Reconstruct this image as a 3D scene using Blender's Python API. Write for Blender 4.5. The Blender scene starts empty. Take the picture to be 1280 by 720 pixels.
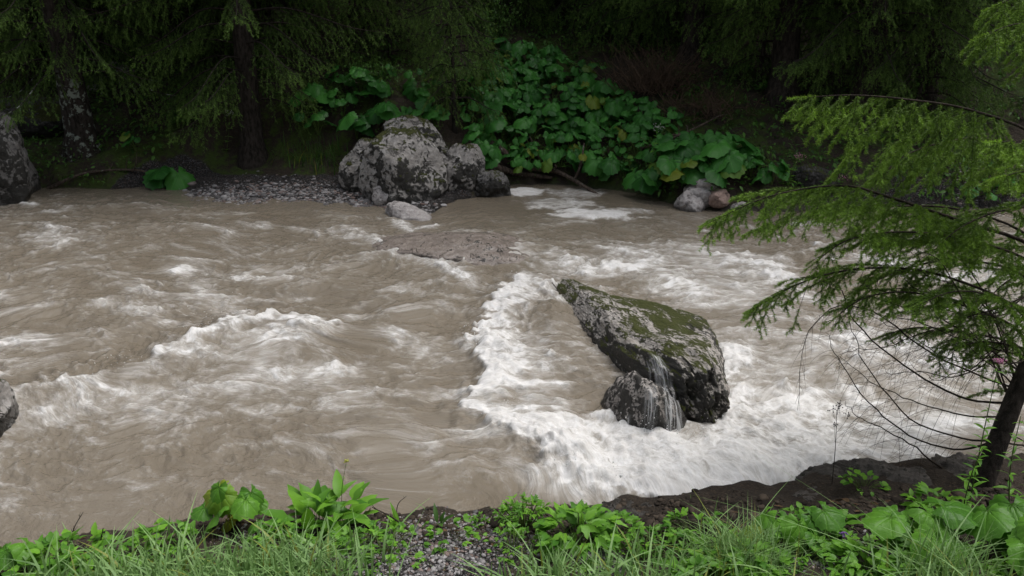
import bpy, bmesh, math, random
import numpy as np
from mathutils import Vector, Matrix

R = math.radians
sc = bpy.context.scene
COL = sc.collection

# ------------------------------------------------------------------ camera, sky, sun, exposure
CAM_Z, PITCH, LENS = 3.2, 20.0, 28.0
cd = bpy.data.cameras.new("camera")
cd.lens, cd.sensor_width, cd.clip_end, cd.clip_start = LENS, 36.0, 2000.0, 0.05
cam = bpy.data.objects.new("camera", cd)
COL.objects.link(cam)
cam.location = (0, 0, CAM_Z)
cam.rotation_euler = (R(90 - PITCH), 0, 0)
sc.camera = cam

SUN_EL, SUN_AZ = 64.0, 62.0           # azimuth the sun stands at, degrees clockwise from +y
w = bpy.data.worlds.new("World")
sc.world = w
w.use_nodes = True
wn = w.node_tree
bg = wn.nodes["Background"]
sky = wn.nodes.new("ShaderNodeTexSky")
sky.sky_type = 'NISHITA'
sky.sun_disc = False
sky.sun_elevation = R(SUN_EL)
sky.sun_rotation = R(SUN_AZ)
sky.air_density, sky.dust_density, sky.ozone_density = 1.0, 4.0, 1.5
hs = wn.nodes.new("ShaderNodeHueSaturation")      # cloud cover greys the blue of the sky
hs.inputs["Saturation"].default_value = 0.35
wn.links.new(sky.outputs[0], hs.inputs["Color"])
wn.links.new(hs.outputs[0], bg.inputs[0])
bg.inputs[1].default_value = 0.13
sl = bpy.data.lights.new("sun", 'SUN')
sl.energy, sl.angle, sl.color = 1.25, R(40), (1.0, 0.985, 0.965)
so = bpy.data.objects.new("sun", sl)
COL.objects.link(so)
so.rotation_euler = (R(90 - SUN_EL), 0, R(180 - SUN_AZ))
sc.view_settings.view_transform = 'Standard'
sc.view_settings.look = 'None'
sc.view_settings.gamma = 1
sc.view_settings.exposure = 0.6
sc.cycles.max_bounces = 5
sc.cycles.diffuse_bounces = 3
sc.cycles.glossy_bounces = 2
sc.cycles.transmission_bounces = 2
sc.cycles.transparent_max_bounces = 6

# ------------------------------------------------------------------ maths helpers
FPX = 1280 * LENS / 36.0
CP, SP = math.cos(R(PITCH)), math.sin(R(PITCH))

def ray(px, py):
    x, v = (px - 640) / FPX, (360 - py) / FPX
    return np.array([x, CP + v * SP, -SP + v * CP])

def at_z(px, py, z=0.0):
    d = ray(px, py); t = (z - CAM_Z) / d[2]
    return np.array([0, 0, CAM_Z]) + d * t

def at_y(px, py, y):
    d = ray(px, py)
    return np.array([0, 0, CAM_Z]) + d * (y / d[1])

_r = np.random.default_rng(11)
_pm = _r.permutation(256); _pm = np.concatenate([_pm, _pm, _pm])
_gr = _r.normal(size=(256, 3)); _gr /= np.linalg.norm(_gr, axis=1)[:, None]

def perlin(P):
    P = np.asarray(P, float)
    if P.shape[1] == 2: P = np.column_stack([P, np.full(len(P), 0.37)])
    i = np.floor(P).astype(np.int64); f = P - i; i &= 255
    u = f * f * f * (f * (f * 6 - 15) + 10)
    out = 0
    for dx in (0, 1):
        for dy in (0, 1):
            for dz in (0, 1):
                h = _pm[_pm[_pm[i[:, 0] + dx] + i[:, 1] + dy] + i[:, 2] + dz]
                g = _gr[h]
                dot = g[:, 0] * (f[:, 0] - dx) + g[:, 1] * (f[:, 1] - dy) + g[:, 2] * (f[:, 2] - dz)
                out = out + dot * (u[:, 0] if dx else 1 - u[:, 0]) * (u[:, 1] if dy else 1 - u[:, 1]) * (u[:, 2] if dz else 1 - u[:, 2])
    return out * 1.5

def fbm(P, octv=4, gain=0.5, lac=2.03):
    a, s, o = 1.0, 0, 0
    P = np.asarray(P, float)
    for k in range(octv):
        o = o + a * perlin(P + k * 17.3); s += a
        a *= gain; P = P * lac
    return o / s

def ridged(P, octv=3, gain=0.5):
    a, s, o = 1.0, 0, 0
    P = np.asarray(P, float)
    for k in range(octv):
        o = o + a * (1 - 2 * np.sqrt(perlin(P + k * 9.1) ** 2 + 0.004)); s += a
        a *= gain; P = P * 2.03
    return o / s

def sstep(a, b, x):
    t = np.clip((x - a) / (b - a), 0, 1)
    return t * t * (3 - 2 * t)

def polydist(X, Y, pts):
    """distance to a polyline, the share of its length, the side (+ left of travel)"""
    best = np.full(X.shape, 1e9); tt = np.zeros(X.shape); side = np.zeros(X.shape)
    pts = np.asarray(pts)[:, :2]
    n = len(pts) - 1
    for k in range(n):
        a, b = pts[k], pts[k + 1]
        ab = b - a; L = ab @ ab
        t = np.clip(((X - a[0]) * ab[0] + (Y - a[1]) * ab[1]) / L, 0, 1)
        dx, dy = X - a[0] - t * ab[0], Y - a[1] - t * ab[1]
        d = np.hypot(dx, dy); m = d < best
        best[m] = d[m]; tt[m] = ((k + t) / n)[m]
        side[m] = np.sign(ab[0] * dy - ab[1] * dx)[m]
    return best, tt, side

# ------------------------------------------------------------------ object helpers
def tag(o, label=None, cat=None, group=None, kind=None):
    if label: o["label"] = label
    if cat: o["category"] = cat
    if group: o["group"] = group
    if kind: o["kind"] = kind
    return o

def empty(name, loc, label, cat, group=None, rz=0.0):
    o = bpy.data.objects.new(name, None)
    COL.objects.link(o)
    o.location = loc; o.rotation_euler = (0, 0, rz); o.empty_display_size = 0.1
    return tag(o, label, cat, group)

class MB:
    """collects vertices, triangles, quads and a colour attribute, links them as ONE mesh object"""
    def __init__(s):
        s.V, s.T, s.Q, s.A, s.n = [], [], [], [], 0
    def add(s, V, T=None, Q=None, col=(1, 0, 0, 1)):
        V = np.asarray(V, float).reshape(-1, 3)
        if T is not None and len(T): s.T.append(np.asarray(T, np.int64).reshape(-1, 3) + s.n)
        if Q is not None and len(Q): s.Q.append(np.asarray(Q, np.int64).reshape(-1, 4) + s.n)
        c = np.asarray(col, float)
        if c.ndim == 1: c = np.tile(c, (len(V), 1))
        s.V.append(V); s.A.append(c); s.n += len(V)
    def mesh(s, name, origin=(0, 0, 0), smooth=True):
        V = np.concatenate(s.V) - np.asarray(origin, float)
        T = np.concatenate(s.T) if s.T else np.zeros((0, 3), np.int64)
        Q = np.concatenate(s.Q) if s.Q else np.zeros((0, 4), np.int64)
        me = bpy.data.meshes.new(name)
        me.vertices.add(len(V)); me.vertices.foreach_set("co", V.astype(np.float32).ravel())
        me.loops.add(T.size + Q.size)
        me.loops.foreach_set("vertex_index", np.concatenate([T.ravel(), Q.ravel()]).astype(np.int32))
        me.polygons.add(len(T) + len(Q))
        st = np.concatenate([np.arange(len(T)) * 3, T.size + np.arange(len(Q)) * 4]).astype(np.int32)
        me.polygons.foreach_set("loop_start", st)
        me.polygons.foreach_set("use_smooth", np.full(len(T) + len(Q), smooth, bool))
        a = me.attributes.new("tint", 'FLOAT_COLOR', 'POINT')
        a.data.foreach_set("color", np.concatenate(s.A).astype(np.float32).ravel())
        me.update(calc_edges=True)
        return me
    def build(s, name, mat, parent=None, origin=None, smooth=True):
        if origin is None: origin = tuple(parent.location) if parent is not None else (0, 0, 0)
        me = s.mesh(name, origin, smooth)
        me.materials.append(mat)
        o = bpy.data.objects.new(name, me)
        COL.objects.link(o)
        if parent is not None: o.parent = parent
        else: o.location = origin
        return o

def copy_tree(o, parent=None):
    c = o.copy(); COL.objects.link(c)
    if parent is not None: c.parent = parent
    for ch in list(o.children): copy_tree(ch, c)
    return c

def unit(v):
    v = np.asarray(v, float); return v / (np.linalg.norm(v) + 1e-12)

def tube_geo(pts, rad, sides=6, cap=True):
    pts = np.asarray(pts, float); n = len(pts)
    rad = np.broadcast_to(np.asarray(rad, float), (n,))
    tg = np.gradient(pts, axis=0); tg /= np.linalg.norm(tg, axis=1)[:, None] + 1e-12
    ref = np.array([0, 0, 1.0]) if abs(tg[:, 2]).mean() < 0.8 else np.array([1.0, 0, 0])
    a = np.cross(tg, ref); a /= np.linalg.norm(a, axis=1)[:, None] + 1e-12
    b = np.cross(a, tg)
    th = np.arange(sides) * 2 * math.pi / sides
    V = pts[:, None] + rad[:, None, None] * (np.cos(th)[None, :, None] * a[:, None] + np.sin(th)[None, :, None] * b[:, None])
    V = V.reshape(-1, 3)
    i = np.arange(n - 1)[:, None] * sides; j = np.arange(sides)[None]; j2 = (j + 1) % sides
    Q = np.stack([i + j, i + j2, i + sides + j2, i + sides + j], -1).reshape(-1, 4)
    T = []
    if cap:
        V = np.vstack([V, pts[-1]]); e = len(V) - 1; k = (n - 1) * sides
        T = [(k + q, k + (q + 1) % sides, e) for q in range(sides)]
    return V, T, Q

def curve(pts, n):
    """Catmull-Rom through pts"""
    P = np.asarray(pts, float)
    P = np.vstack([2 * P[0] - P[1], P, 2 * P[-1] - P[-2]])
    m = len(P) - 3
    t = np.linspace(0, m - 1e-6, n); k = t.astype(int); f = (t - k)[:, None]
    a, b, c, d = P[k], P[k + 1], P[k + 2], P[k + 3]
    return 0.5 * (2 * b + (c - a) * f + (2 * a - 5 * b + 4 * c - d) * f ** 2 + (3 * b - a - 3 * c + d) * f ** 3)

# ------------------------------------------------------------------ material helpers
class NT:
    def __init__(s, name):
        s.m = bpy.data.materials.new(name); s.m.use_nodes = True
        s.t = s.m.node_tree; s.b = s.t.nodes["Principled BSDF"]; s.out = s.t.nodes["Material Output"]
    def n(s, typ, **kw):
        nd = s.t.nodes.new("ShaderNode" + typ)
        for k, v in kw.items(): setattr(nd, k, v)
        return nd
    def put(s, sock, v):
        if isinstance(v, bpy.types.NodeSocket): s.t.links.new(v, sock)
        elif v is not None:
            if sock.type == 'RGBA' and isinstance(v, (tuple, list)) and len(v) == 3: v = (*v, 1)
            sock.default_value = v
    def attr(s, name, out="Color"):
        return s.n("Attribute", attribute_name=name).outputs[out]
    def coord(s): return s.n("TexCoord").outputs["Object"]
    def mapping(s, vec, scale=(1, 1, 1), rot=(0, 0, 0)):
        nd = s.n("Mapping"); s.put(nd.inputs["Vector"], vec)
        nd.inputs["Scale"].default_value = scale; nd.inputs["Rotation"].default_value = rot
        return nd.outputs[0]
    def noise(s, vec, scale, detail=4, rough=0.55, dist=0.0, out="Fac"):
        nd = s.n("TexNoise"); s.put(nd.inputs["Vector"], vec)
        for k, v in (("Scale", scale), ("Detail", detail), ("Roughness", rough), ("Distortion", dist)): nd.inputs[k].default_value = v
        return nd.outputs[out]
    def voro(s, vec, scale, feature='F1', out="Distance", rand=1.0):
        nd = s.n("TexVoronoi", feature=feature); s.put(nd.inputs["Vector"], vec)
        nd.inputs["Scale"].default_value = scale; nd.inputs["Randomness"].default_value = rand
        return nd.outputs[out]
    def math(s, op, a, b=0.0, c=None, clamp=False):
        nd = s.n("Math", operation=op, use_clamp=clamp); s.put(nd.inputs[0], a); s.put(nd.inputs[1], b)
        if c is not None: s.put(nd.inputs[2], c)
        return nd.outputs[0]
    def rng(s, v, a, b, c=0.0, d=1.0, smooth=True):
        nd = s.n("MapRange", interpolation_type='SMOOTHSTEP' if smooth else 'LINEAR')
        s.put(nd.inputs[0], v); s.put(nd.inputs[1], a); s.put(nd.inputs[2], b); s.put(nd.inputs[3], c); s.put(nd.inputs[4], d)
        return nd.outputs[0]
    def mix(s, f, a, b, mode='MIX'):
        nd = s.n("Mix", data_type='RGBA', blend_type=mode)
        s.put(nd.inputs[0], f); s.put(nd.inputs[6], a); s.put(nd.inputs[7], b)
        return nd.outputs[2]
    def sep(s, col):
        nd = s.n("SeparateColor"); s.put(nd.inputs[0], col); return nd.outputs
    def xyz(s, vec):
        nd = s.n("SeparateXYZ"); s.put(nd.inputs[0], vec); return nd.outputs
    def bump(s, h, strength=0.5, dist=0.02, normal=None):
        nd = s.n("Bump"); s.put(nd.inputs["Height"], h); s.put(nd.inputs["Strength"], strength); s.put(nd.inputs["Distance"], dist)
        if normal is not None: s.put(nd.inputs["Normal"], normal)
        return nd.outputs[0]
    def set(s, **kw):
        for k, v in kw.items(): s.put(s.b.inputs[k.replace("_", " ")], v)
        return s.m

# ------------------------------------------------------------------ river course and terrain
NEAR_PX = [(-420, 735), (-150, 705), (0, 690), (110, 674), (230, 655), (285, 637), (340, 644), (440, 650), (520, 640), (600, 640), (730, 634), (870, 624), (960, 614), (1040, 600), (1150, 592), (1280, 580), (1500, 565)]
FAR_PX = [(-300, 240), (-60, 243), (60, 245), (190, 247), (235, 262), (330, 265), (420, 266), (500, 272), (535, 282), (560, 262), (600, 250), (640, 236), (720, 236), (800, 247), (850, 262), (900, 268), (960, 270), (1100, 262), (1280, 262), (1500, 258)]
NB = np.array([at_z(*p) for p in NEAR_PX]); FB = np.array([at_z(*p) for p in FAR_PX])
NB = np.vstack([[-150, NB[0, 1] - 1, 0], NB, [150, NB[-1, 1] + 12, 0]])
FB = np.vstack([[-150, FB[0, 1] + 2, 0], FB, [150, FB[-1, 1] + 14, 0]])
def near_y(x): return np.interp(x, NB[:, 0], NB[:, 1])
def far_y(x): return np.interp(x, FB[:, 0], FB[:, 1])

GRAVEL_BAR = np.array([at_z(*p)[:2] for p in [(215, 250), (300, 240), (400, 245), (480, 258), (530, 272)]])

def terrain_h(x, y):
    x = np.asarray(x, float); y = np.asarray(y, float)
    P = np.column_stack([x.ravel(), y.ravel()])
    n1 = fbm(P * 0.9, 4).reshape(x.shape); n2 = fbm(P * 4.0, 3).reshape(x.shape)
    nf = fbm(P * 0.22, 3).reshape(x.shape)
    dn = near_y(x) - y + n2 * 0.10
    df0 = y - far_y(x)
    soft = (far_y(x - 1.6) + far_y(x - 0.8) + far_y(x) + far_y(x + 0.8) + far_y(x + 1.6)) / 5
    df = df0 + (far_y(x) - soft) * sstep(0.2, 2.0, df0) + n2 * 0.12
    # near bank: a short cut lip, then a slope up to where the photographer stands
    zn = (0.09 + 0.10 * sstep(0.3, 1.5, x)) * sstep(-0.03, 0.22, dn) + 0.25 * np.clip(dn, 0, 4) + 0.10 * sstep(3, 6, dn) + n1 * 0.10 * sstep(0, 1, dn) + n2 * 0.05 * sstep(-0.1, 0.3, dn)
    # far bank: gravel bar on the left middle, a steep earthy edge elsewhere
    gb, _, _ = polydist(x, y, GRAVEL_BAR)
    bar = 1 - sstep(0.7, 1.7, gb)
    zs = 0.30 * sstep(0.0, 0.5, df) + 0.44 * np.clip(df - 0.2, 0, 3.6) + 0.40 * np.clip(df - 3.8, 0, 60) + n1 * 0.22 * sstep(0, 1.5, df) + n2 * 0.06 + nf * 1.0 * sstep(3, 9, df)
    zb = 0.17 * np.clip(df, 0, 1.6) + 0.40 * np.clip(df - 1.6, 0, 70) + n2 * 0.02 + n1 * 0.05
    zf = zs * (1 - bar) + zb * bar
    inside = np.minimum(-dn, -df)
    bed = -0.06 - 0.8 * sstep(0, 1.4, inside) + 0.06 * n1
    z = np.where(dn > 0, zn, np.where(df > 0, zf, bed))
    return z

_gx, _gy = np.arange(-26, 26.01, 0.06), np.arange(0, 46, 0.06)
_GH = terrain_h(*np.meshgrid(_gx, _gy))
def ground_at(x, y):
    """bilinear look-up of the terrain height inside the visible valley"""
    x = np.asarray(x, float); y = np.asarray(y, float)
    fx = np.clip((x + 26) / 0.06, 0, len(_gx) - 1.001); fy = np.clip(y / 0.06, 0, len(_gy) - 1.001)
    i, j = fx.astype(int), fy.astype(int); u, v = fx - i, fy - j
    return (_GH[j, i] * (1 - u) + _GH[j, i + 1] * u) * (1 - v) + (_GH[j + 1, i] * (1 - u) + _GH[j + 1, i + 1] * u) * v

def hit(px, py):
    """first point of the ground or of the water level along the ray through a photo pixel"""
    d = ray(px, py)
    t = np.arange(2.5, 46, 0.015)
    p = np.array([0, 0, CAM_Z]) + d * t[:, None]
    h = np.maximum(ground_at(p[:, 0], p[:, 1]), -0.02)
    k = np.argmax(p[:, 2] < h)
    q = p[k]; q[2] = h[k]
    return q

def ground(x, y):
    if abs(x) < 25.9 and 0 <= y < 45.9: return float(ground_at(x, y))
    return float(terrain_h(np.array([x]), np.array([y]))[0])
# ------------------------------------------------------------------ ground material: soil, moss, gravel
def ground_material():
    k = NT("riverbank_ground")
    co = k.coord()
    gv, ms, wet = k.sep(k.attr("tint"))[:3]
    n1 = k.noise(co, 3.0, 6, 0.6); n2 = k.noise(co, 18, 4, 0.6); n3 = k.noise(co, 60, 3, 0.6)
    soil = k.mix(n2, (0.014, 0.011, 0.008), (0.050, 0.037, 0.026))
    soil = k.mix(k.rng(n3, 0.55, 0.72), soil, (0.085, 0.06, 0.038))
    moss = k.mix(n2, (0.016, 0.030, 0.005), (0.060, 0.090, 0.014))
    mf = k.rng(k.math('ADD', k.math('MULTIPLY', n1, 0.7), k.math('MULTIPLY', n2, 0.3)), k.math('SUBTRACT', 0.80, k.math('MULTIPLY', ms, 0.6)), k.math('SUBTRACT', 0.92, k.math('MULTIPLY', ms, 0.6)))
    base = k.mix(mf, soil, moss)
    wco = k.mix(0.03, co, k.noise(co, 20, 3, out="Color"))
    cell = k.voro(wco, 62, 'F1', "Color"); cd_ = k.voro(wco, 62, 'F1', "Distance")
    cs = k.sep(cell)
    peb = k.mix(k.math('POWER', cs[0], 2.2), (0.035, 0.032, 0.033), (0.30, 0.285, 0.285))
    peb = k.mix(k.math('MULTIPLY', k.rng(cs[1], 0.7, 0.9), 0.7), peb, (0.22, 0.14, 0.11))
    peb = k.mix(k.rng(cd_, 0.35, 0.62), peb, (0.03, 0.027, 0.024))
    gf = k.rng(k.math('ADD', gv, k.math('MULTIPLY', k.math('SUBTRACT', n1, 0.5), 0.9)), 0.42, 0.58)
    base = k.mix(gf, base, peb)
    base = k.mix(k.math('MULTIPLY', wet, 0.55), base, (0.02, 0.017, 0.013))
    h = k.math('ADD', k.math('MULTIPLY', n2, 0.6), k.math('ADD', k.math('MULTIPLY', n3, 0.25), k.math('MULTIPLY', k.math('MULTIPLY', k.math('SUBTRACT', 0.6, cd_), gf), 1.0)))
    return k.set(Base_Color=base, Roughness=k.rng(wet, 0, 1, 0.9, 0.45), Specular_IOR_Level=0.3, Normal=k.bump(h, 1.0, 0.05))

def build_ground():
    def grow(a, n, s, f):
        out = [a]
        for _ in range(n): s *= f; out.append(out[-1] + s)
        return np.array(out[1:])
    xs = np.arange(-11, 11.001, 0.05)
    xs = np.concatenate([-grow(11, 40, 0.06, 1.17)[::-1], xs, grow(11, 40, 0.06, 1.17)])
    ys = np.concatenate([-grow(-1.0, 14, 0.15, 1.45)[::-1], np.arange(-0.9, 2.0, 0.15), np.arange(2.0, 5.4, 0.03), np.arange(5.4, 10.8, 0.15), np.arange(10.8, 18, 0.05), np.arange(18, 30, 0.15), grow(30, 36, 0.2, 1.14)])
    X, Y = np.meshgrid(xs, ys)
    Z = terrain_h(X, Y)
    P = np.column_stack([X.ravel(), Y.ravel()])
    gb, _, _ = polydist(X, Y, GRAVEL_BAR)
    dn, df = near_y(X) - Y, Y - far_y(X)
    gravel = (1 - sstep(0.9, 1.6, gb)) * (1 - sstep(1.3, 1.9, df))
    for px, py, r, s in [(560, 690, 0.42, 1.0), (470, 665, 0.3, 0.7), (620, 665, 0.3, 0.75), (560, 655, 0.3, 0.8), (750, 690, 0.25, 0.6), (1060, 690, 0.22, 0.8), (1000, 700, 0.2, 0.6), (520, 715, 0.4, 0.9)]:
        q = at_z(px, py, 0.4)
        gravel = np.maximum(gravel, s * np.exp(-((X - q[0]) ** 2 + (Y - q[1]) ** 2) / (r * r)))
    q = at_z(1240, 262, 0.1)
    gravel = np.maximum(gravel, 0.8 * np.exp(-((X - q[0]) / 3.0) ** 2 - ((Y - q[1] - 0.4) / 0.7) ** 2))
    moss = np.where(df > 0, 0.55 + 0.3 * fbm(P * 0.5, 2).reshape(X.shape), 0.25)
    wet = 1 - sstep(0.02, 0.16, Z)
    m = MB()
    A = np.stack([gravel, moss, wet, np.ones_like(X)], -1).reshape(-1, 4)
    nx, ny = len(xs), len(ys)
    i = (np.arange(ny - 1)[:, None] * nx + np.arange(nx - 1)[None]).ravel()
    m.add(np.stack([X, Y, Z], -1).reshape(-1, 3), None, np.stack([i, i + 1, i + nx + 1, i + nx], -1), A)
    return tag(m.build("ground", ground_material()), kind="structure")
build_ground()

# ------------------------------------------------------------------ rocks
def rock_material(name, pale, dark, crust=0.5, moss=0.5, wetz=0.14, scale=1.0, grain=None):
    k = NT(name)
    co = k.coord()
    if grain is not None: co = k.mapping(k.mapping(co, (1, 1, 1), (0, 0, -grain)), (0.5, 1.25, 1.1))
    geo = k.n("NewGeometry")
    nz = k.xyz(geo.outputs["Normal"])[2]; pz = k.xyz(geo.outputs["Position"])[2]
    n1 = k.noise(co, 2.2 * scale, 8, 0.62, 0.3); n2 = k.noise(co, 7 * scale, 8, 0.66, 0.2); n3 = k.noise(co, 28 * scale, 6, 0.65)
    cw = k.mapping(co, (1, 1, 1.9), (0.5, 0.7, 0.2))
    crk = k.math('ABSOLUTE', k.math('SUBTRACT', k.noise(cw, 2.4 * scale, 5, 0.55, 0.6), 0.5))
    crk = k.math('ADD', crk, k.rng(n1, 0.45, 0.6, 0.0, 0.06))
    base = k.mix(k.rng(n2, 0.3, 0.7), dark, pale)
    base = k.mix(k.math('MULTIPLY', k.rng(n3, 0.42, 0.62), 0.5), base, tuple(0.45 * c for c in dark))
    base = k.mix(k.rng(crk, 0.0, 0.022, 0.7, 0.0), base, (0.02, 0.018, 0.015))
    n0 = k.noise(co, 0.9 * scale, 3, 0.5)
    ck = k.math('ADD', k.math('MULTIPLY', n2, 0.58), k.math('ADD', k.math('MULTIPLY', n0, 0.36), k.math('MULTIPLY', n3, 0.22)))
    th = 0.80 - 0.42 * crust
    ck = k.rng(k.math('SUBTRACT', ck, k.math('MULTIPLY', nz, 0.05)), th, th + 0.05)
    base = k.mix(k.math('MULTIPLY', ck, 0.92), base, (0.016, 0.015, 0.012))
    mcol = k.mix(n3, (0.014, 0.020, 0.004), (0.075, 0.082, 0.012))
    mm = k.math('ADD', k.math('MULTIPLY', n1, 0.60), k.math('ADD', k.math('MULTIPLY', n2, 0.45), k.math('MULTIPLY', nz, 0.22)))
    mt = 0.98 - 0.42 * moss
    mf = k.rng(k.math('ADD', mm, k.math('MULTIPLY', k.math('SUBTRACT', n3, 0.5), 0.25)), mt, mt + 0.07)
    base = k.mix(mf, base, mcol)
    wet = k.rng(k.math('ADD', pz, k.math('MULTIPLY', k.math('SUBTRACT', n1, 0.5), 0.35)), wetz, wetz + 0.10, 1.0, 0.0)
    base = k.mix(k.math('MULTIPLY', wet, 0.62), base, (0.018, 0.016, 0.013))
    h = k.math('ADD', k.math('MULTIPLY', n2, 0.7), k.math('ADD', k.math('MULTIPLY', n3, 0.35), k.math('ADD', k.rng(crk, 0.0, 0.03, -0.5, 0.0), k.math('MULTIPLY', mf, k.math('MULTIPLY', n3, 0.8)))))
    return k.set(Base_Color=base, Roughness=k.math('SUBTRACT', 0.82, k.math('MULTIPLY', wet, 0.45)), Specular_IOR_Level=0.35, Normal=k.bump(h, 0.8, 0.05 / scale))

ROCK_MAIN = rock_material("mossy_limestone", (0.56, 0.525, 0.49), (0.30, 0.27, 0.24), 0.65, 0.73, 0.04, 1.6, math.atan2(-2.46, 1.0))
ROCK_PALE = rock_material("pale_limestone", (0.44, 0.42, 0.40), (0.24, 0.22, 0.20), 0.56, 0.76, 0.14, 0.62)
ROCK_EDGE = rock_material("darker_limestone", (0.27, 0.26, 0.25), (0.12, 0.112, 0.105), 0.60, 0.70, 0.20, 0.7)  # darker stone than the pale limestone
ROCK_DARK = rock_material("dark_wet_rock", (0.13, 0.115, 0.10), (0.05, 0.043, 0.037), 0.55, 0.35, 0.2, 1.6)
ROCK_CASC = rock_material("splashed_rock", (0.50, 0.46, 0.43), (0.24, 0.215, 0.195), 0.74, 0.0, 0.02, 1.8)
ROCK_WET = rock_material("wet_stone", (0.34, 0.285, 0.245), (0.17, 0.14, 0.12), 0.50, 0.0, -1.0, 1.6)
next(n for n in ROCK_WET.node_tree.nodes if n.type == 'BSDF_PRINCIPLED').inputs['Specular IOR Level'].default_value = 0.6
_l = [l for l in ROCK_WET.node_tree.links if l.to_socket.name == 'Roughness' and l.to_node.type == 'BSDF_PRINCIPLED']
ROCK_WET.node_tree.links.remove(_l[0])
next(n for n in ROCK_WET.node_tree.nodes if n.type == 'BSDF_PRINCIPLED').inputs['Roughness'].default_value = 0.22
ROCK_CLEAN = rock_material("washed_stone", (0.50, 0.47, 0.45), (0.30, 0.27, 0.26), 0.15, 0.0, 0.03, 2.0)
ROCK_PINK = rock_material("reddish_stone", (0.42, 0.30, 0.25), (0.27, 0.19, 0.16), 0.12, 0.0, 0.03, 2.0)
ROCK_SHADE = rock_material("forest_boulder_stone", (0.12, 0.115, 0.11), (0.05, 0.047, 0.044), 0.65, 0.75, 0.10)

def rock_geo(size, seed, rotz=0.0, tilt=(0, 0), sub=6, planes=11, p=13, rough=1.0, warp=None, box=0.0):
    bm = bmesh.new()
    bmesh.ops.create_icosphere(bm, subdivisions=sub, radius=1)
    bm.verts.ensure_lookup_table()
    N = np.array([v.co for v in bm.verts]); T = np.array([[v.index for v in f.verts] for f in bm.faces])
    bm.free()
    rg = np.random.default_rng(seed)
    pn = rg.normal(size=(planes, 3)); pn /= np.linalg.norm(pn, axis=1)[:, None]
    pd = rg.uniform(0.72, 1.0, planes)
    if box:
        pn = np.vstack([pn, np.eye(3), -np.eye(3)]); pd = np.append(pd, np.full(6, box))
    q = np.maximum(N @ pn.T, 0) / pd
    r = ((q ** p).sum(1) + 0.9 ** p) ** (-1.0 / p)
    V = N * r[:, None]
    o = rg.uniform(-50, 50, 3)
    V *= (1 + rough * (0.16 * fbm(V * 1.3 + o, 3) + 0.07 * ridged(V * 3.1 + o, 3) + 0.035 * fbm(V * 8 + o, 4)))[:, None]
    if warp is not None: V = warp(V)
    V = V * np.asarray(size)
    rx, ry = tilt
    M = np.array(Matrix.Rotation(rotz, 3, 'Z') @ Matrix.Rotation(ry, 3, 'Y') @ Matrix.Rotation(rx, 3, 'X'))
    V = V @ M.T
    # fine chipped relief in real scale
    nrm = V / (np.linalg.norm(V, axis=1)[:, None] + 1e-9)
    V += nrm * (0.028 * rough * ridged(V * 5 + o, 4) + 0.012 * rough * fbm(V * 22 + o, 3))[:, None]
    return V, T

def rock(name, label, cat, loc, size, seed, mat, group=None, **kw):
    V, T = rock_geo(size, seed, **kw)
    m = MB(); m.add(V, T)
    o = m.build(name, mat); o.location = loc
    return tag(o, label, cat, group)

def taper_main(V):
    s = np.clip((V[:, 0] + 1) / 2, 0, 1)
    V = V.copy()
    kr = 0.34 + 0.98 * np.exp(-((s - 0.59) / 0.27) ** 2)
    V[:, 1] *= np.where(V[:, 1] > 0, kr, 0.34 + 0.10 * s)
    V[:, 2] *= 0.36 + 0.26 * sstep(0.05, 0.6, s) + 0.42 * sstep(0.6, 0.95, s)
    V[:, 2] = np.where(V[:, 2] > 0, V[:, 2], V[:, 2] * 0.9)
    return V
MB_C = (1.04, 7.02, 0.05)
main_rock = rock("mossy_boulder", "large wedge-shaped boulder with green moss and white water round it in mid river", "boulder", MB_C, (1.74, 0.67, 0.60), 5, ROCK_MAIN,
     rotz=math.atan2(-2.75, 0.85), tilt=(R(4), R(1)), sub=7, planes=9, p=18, box=0.84, warp=taper_main)
q = at_z(788, 540, 0.0)
rock("cascade_rock", "smaller dark wet rock against the mossy boulder, with water falling over it", "rock", (q[0] + 0.09, q[1] + 0.10, -0.03), (0.25, 0.42, 0.42), 8, ROCK_CASC, rotz=0.4, sub=6)
q = at_z(592, 316, 0.0)
rock("sunken_rock", "flat brownish rock just breaking the surface in mid river, washed over by thin water", "rock", (q[0], q[1], -0.05), (1.32, 0.74, 0.28), 12, ROCK_WET, rotz=-0.1, sub=6, rough=0.8)
q = at_z(20, 262, 0.0)
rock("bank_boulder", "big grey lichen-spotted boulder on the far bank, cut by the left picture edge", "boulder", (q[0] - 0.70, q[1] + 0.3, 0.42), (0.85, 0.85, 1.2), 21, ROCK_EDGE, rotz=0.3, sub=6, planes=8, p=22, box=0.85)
q = at_z(-4, 555, 0.0)
rock("edge_rock", "grey rock rising from the near water at the left picture edge", "rock", (q[0] - 0.21, q[1] + 0.05, 0.15), (0.27, 0.3, 0.52), 31, ROCK_PALE, sub=6)
q = at_z(500, 262, 0.0)
rock("bank_boulder", "rounded pale boulder with mossy top, biggest of the group beside the gravel bar", "boulder", (q[0], q[1] + 0.5, 0.38), (0.64, 0.6, 0.72), 43, ROCK_PALE, sub=6, rotz=0.9, tilt=(R(14), R(-16)), planes=9, p=26, box=0.98)
q = at_z(452, 235, 0.2)
rock("bank_boulder", "low light grey boulder behind the gravel, left of the biggest pale boulder", "boulder", (q[0], q[1] + 0.35, 0.45), (0.40, 0.4, 0.50), 44, ROCK_PALE, sub=6, tilt=(R(-10), R(12)), planes=9, p=26, box=0.95)
q = at_z(570, 250, 0.0)
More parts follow.
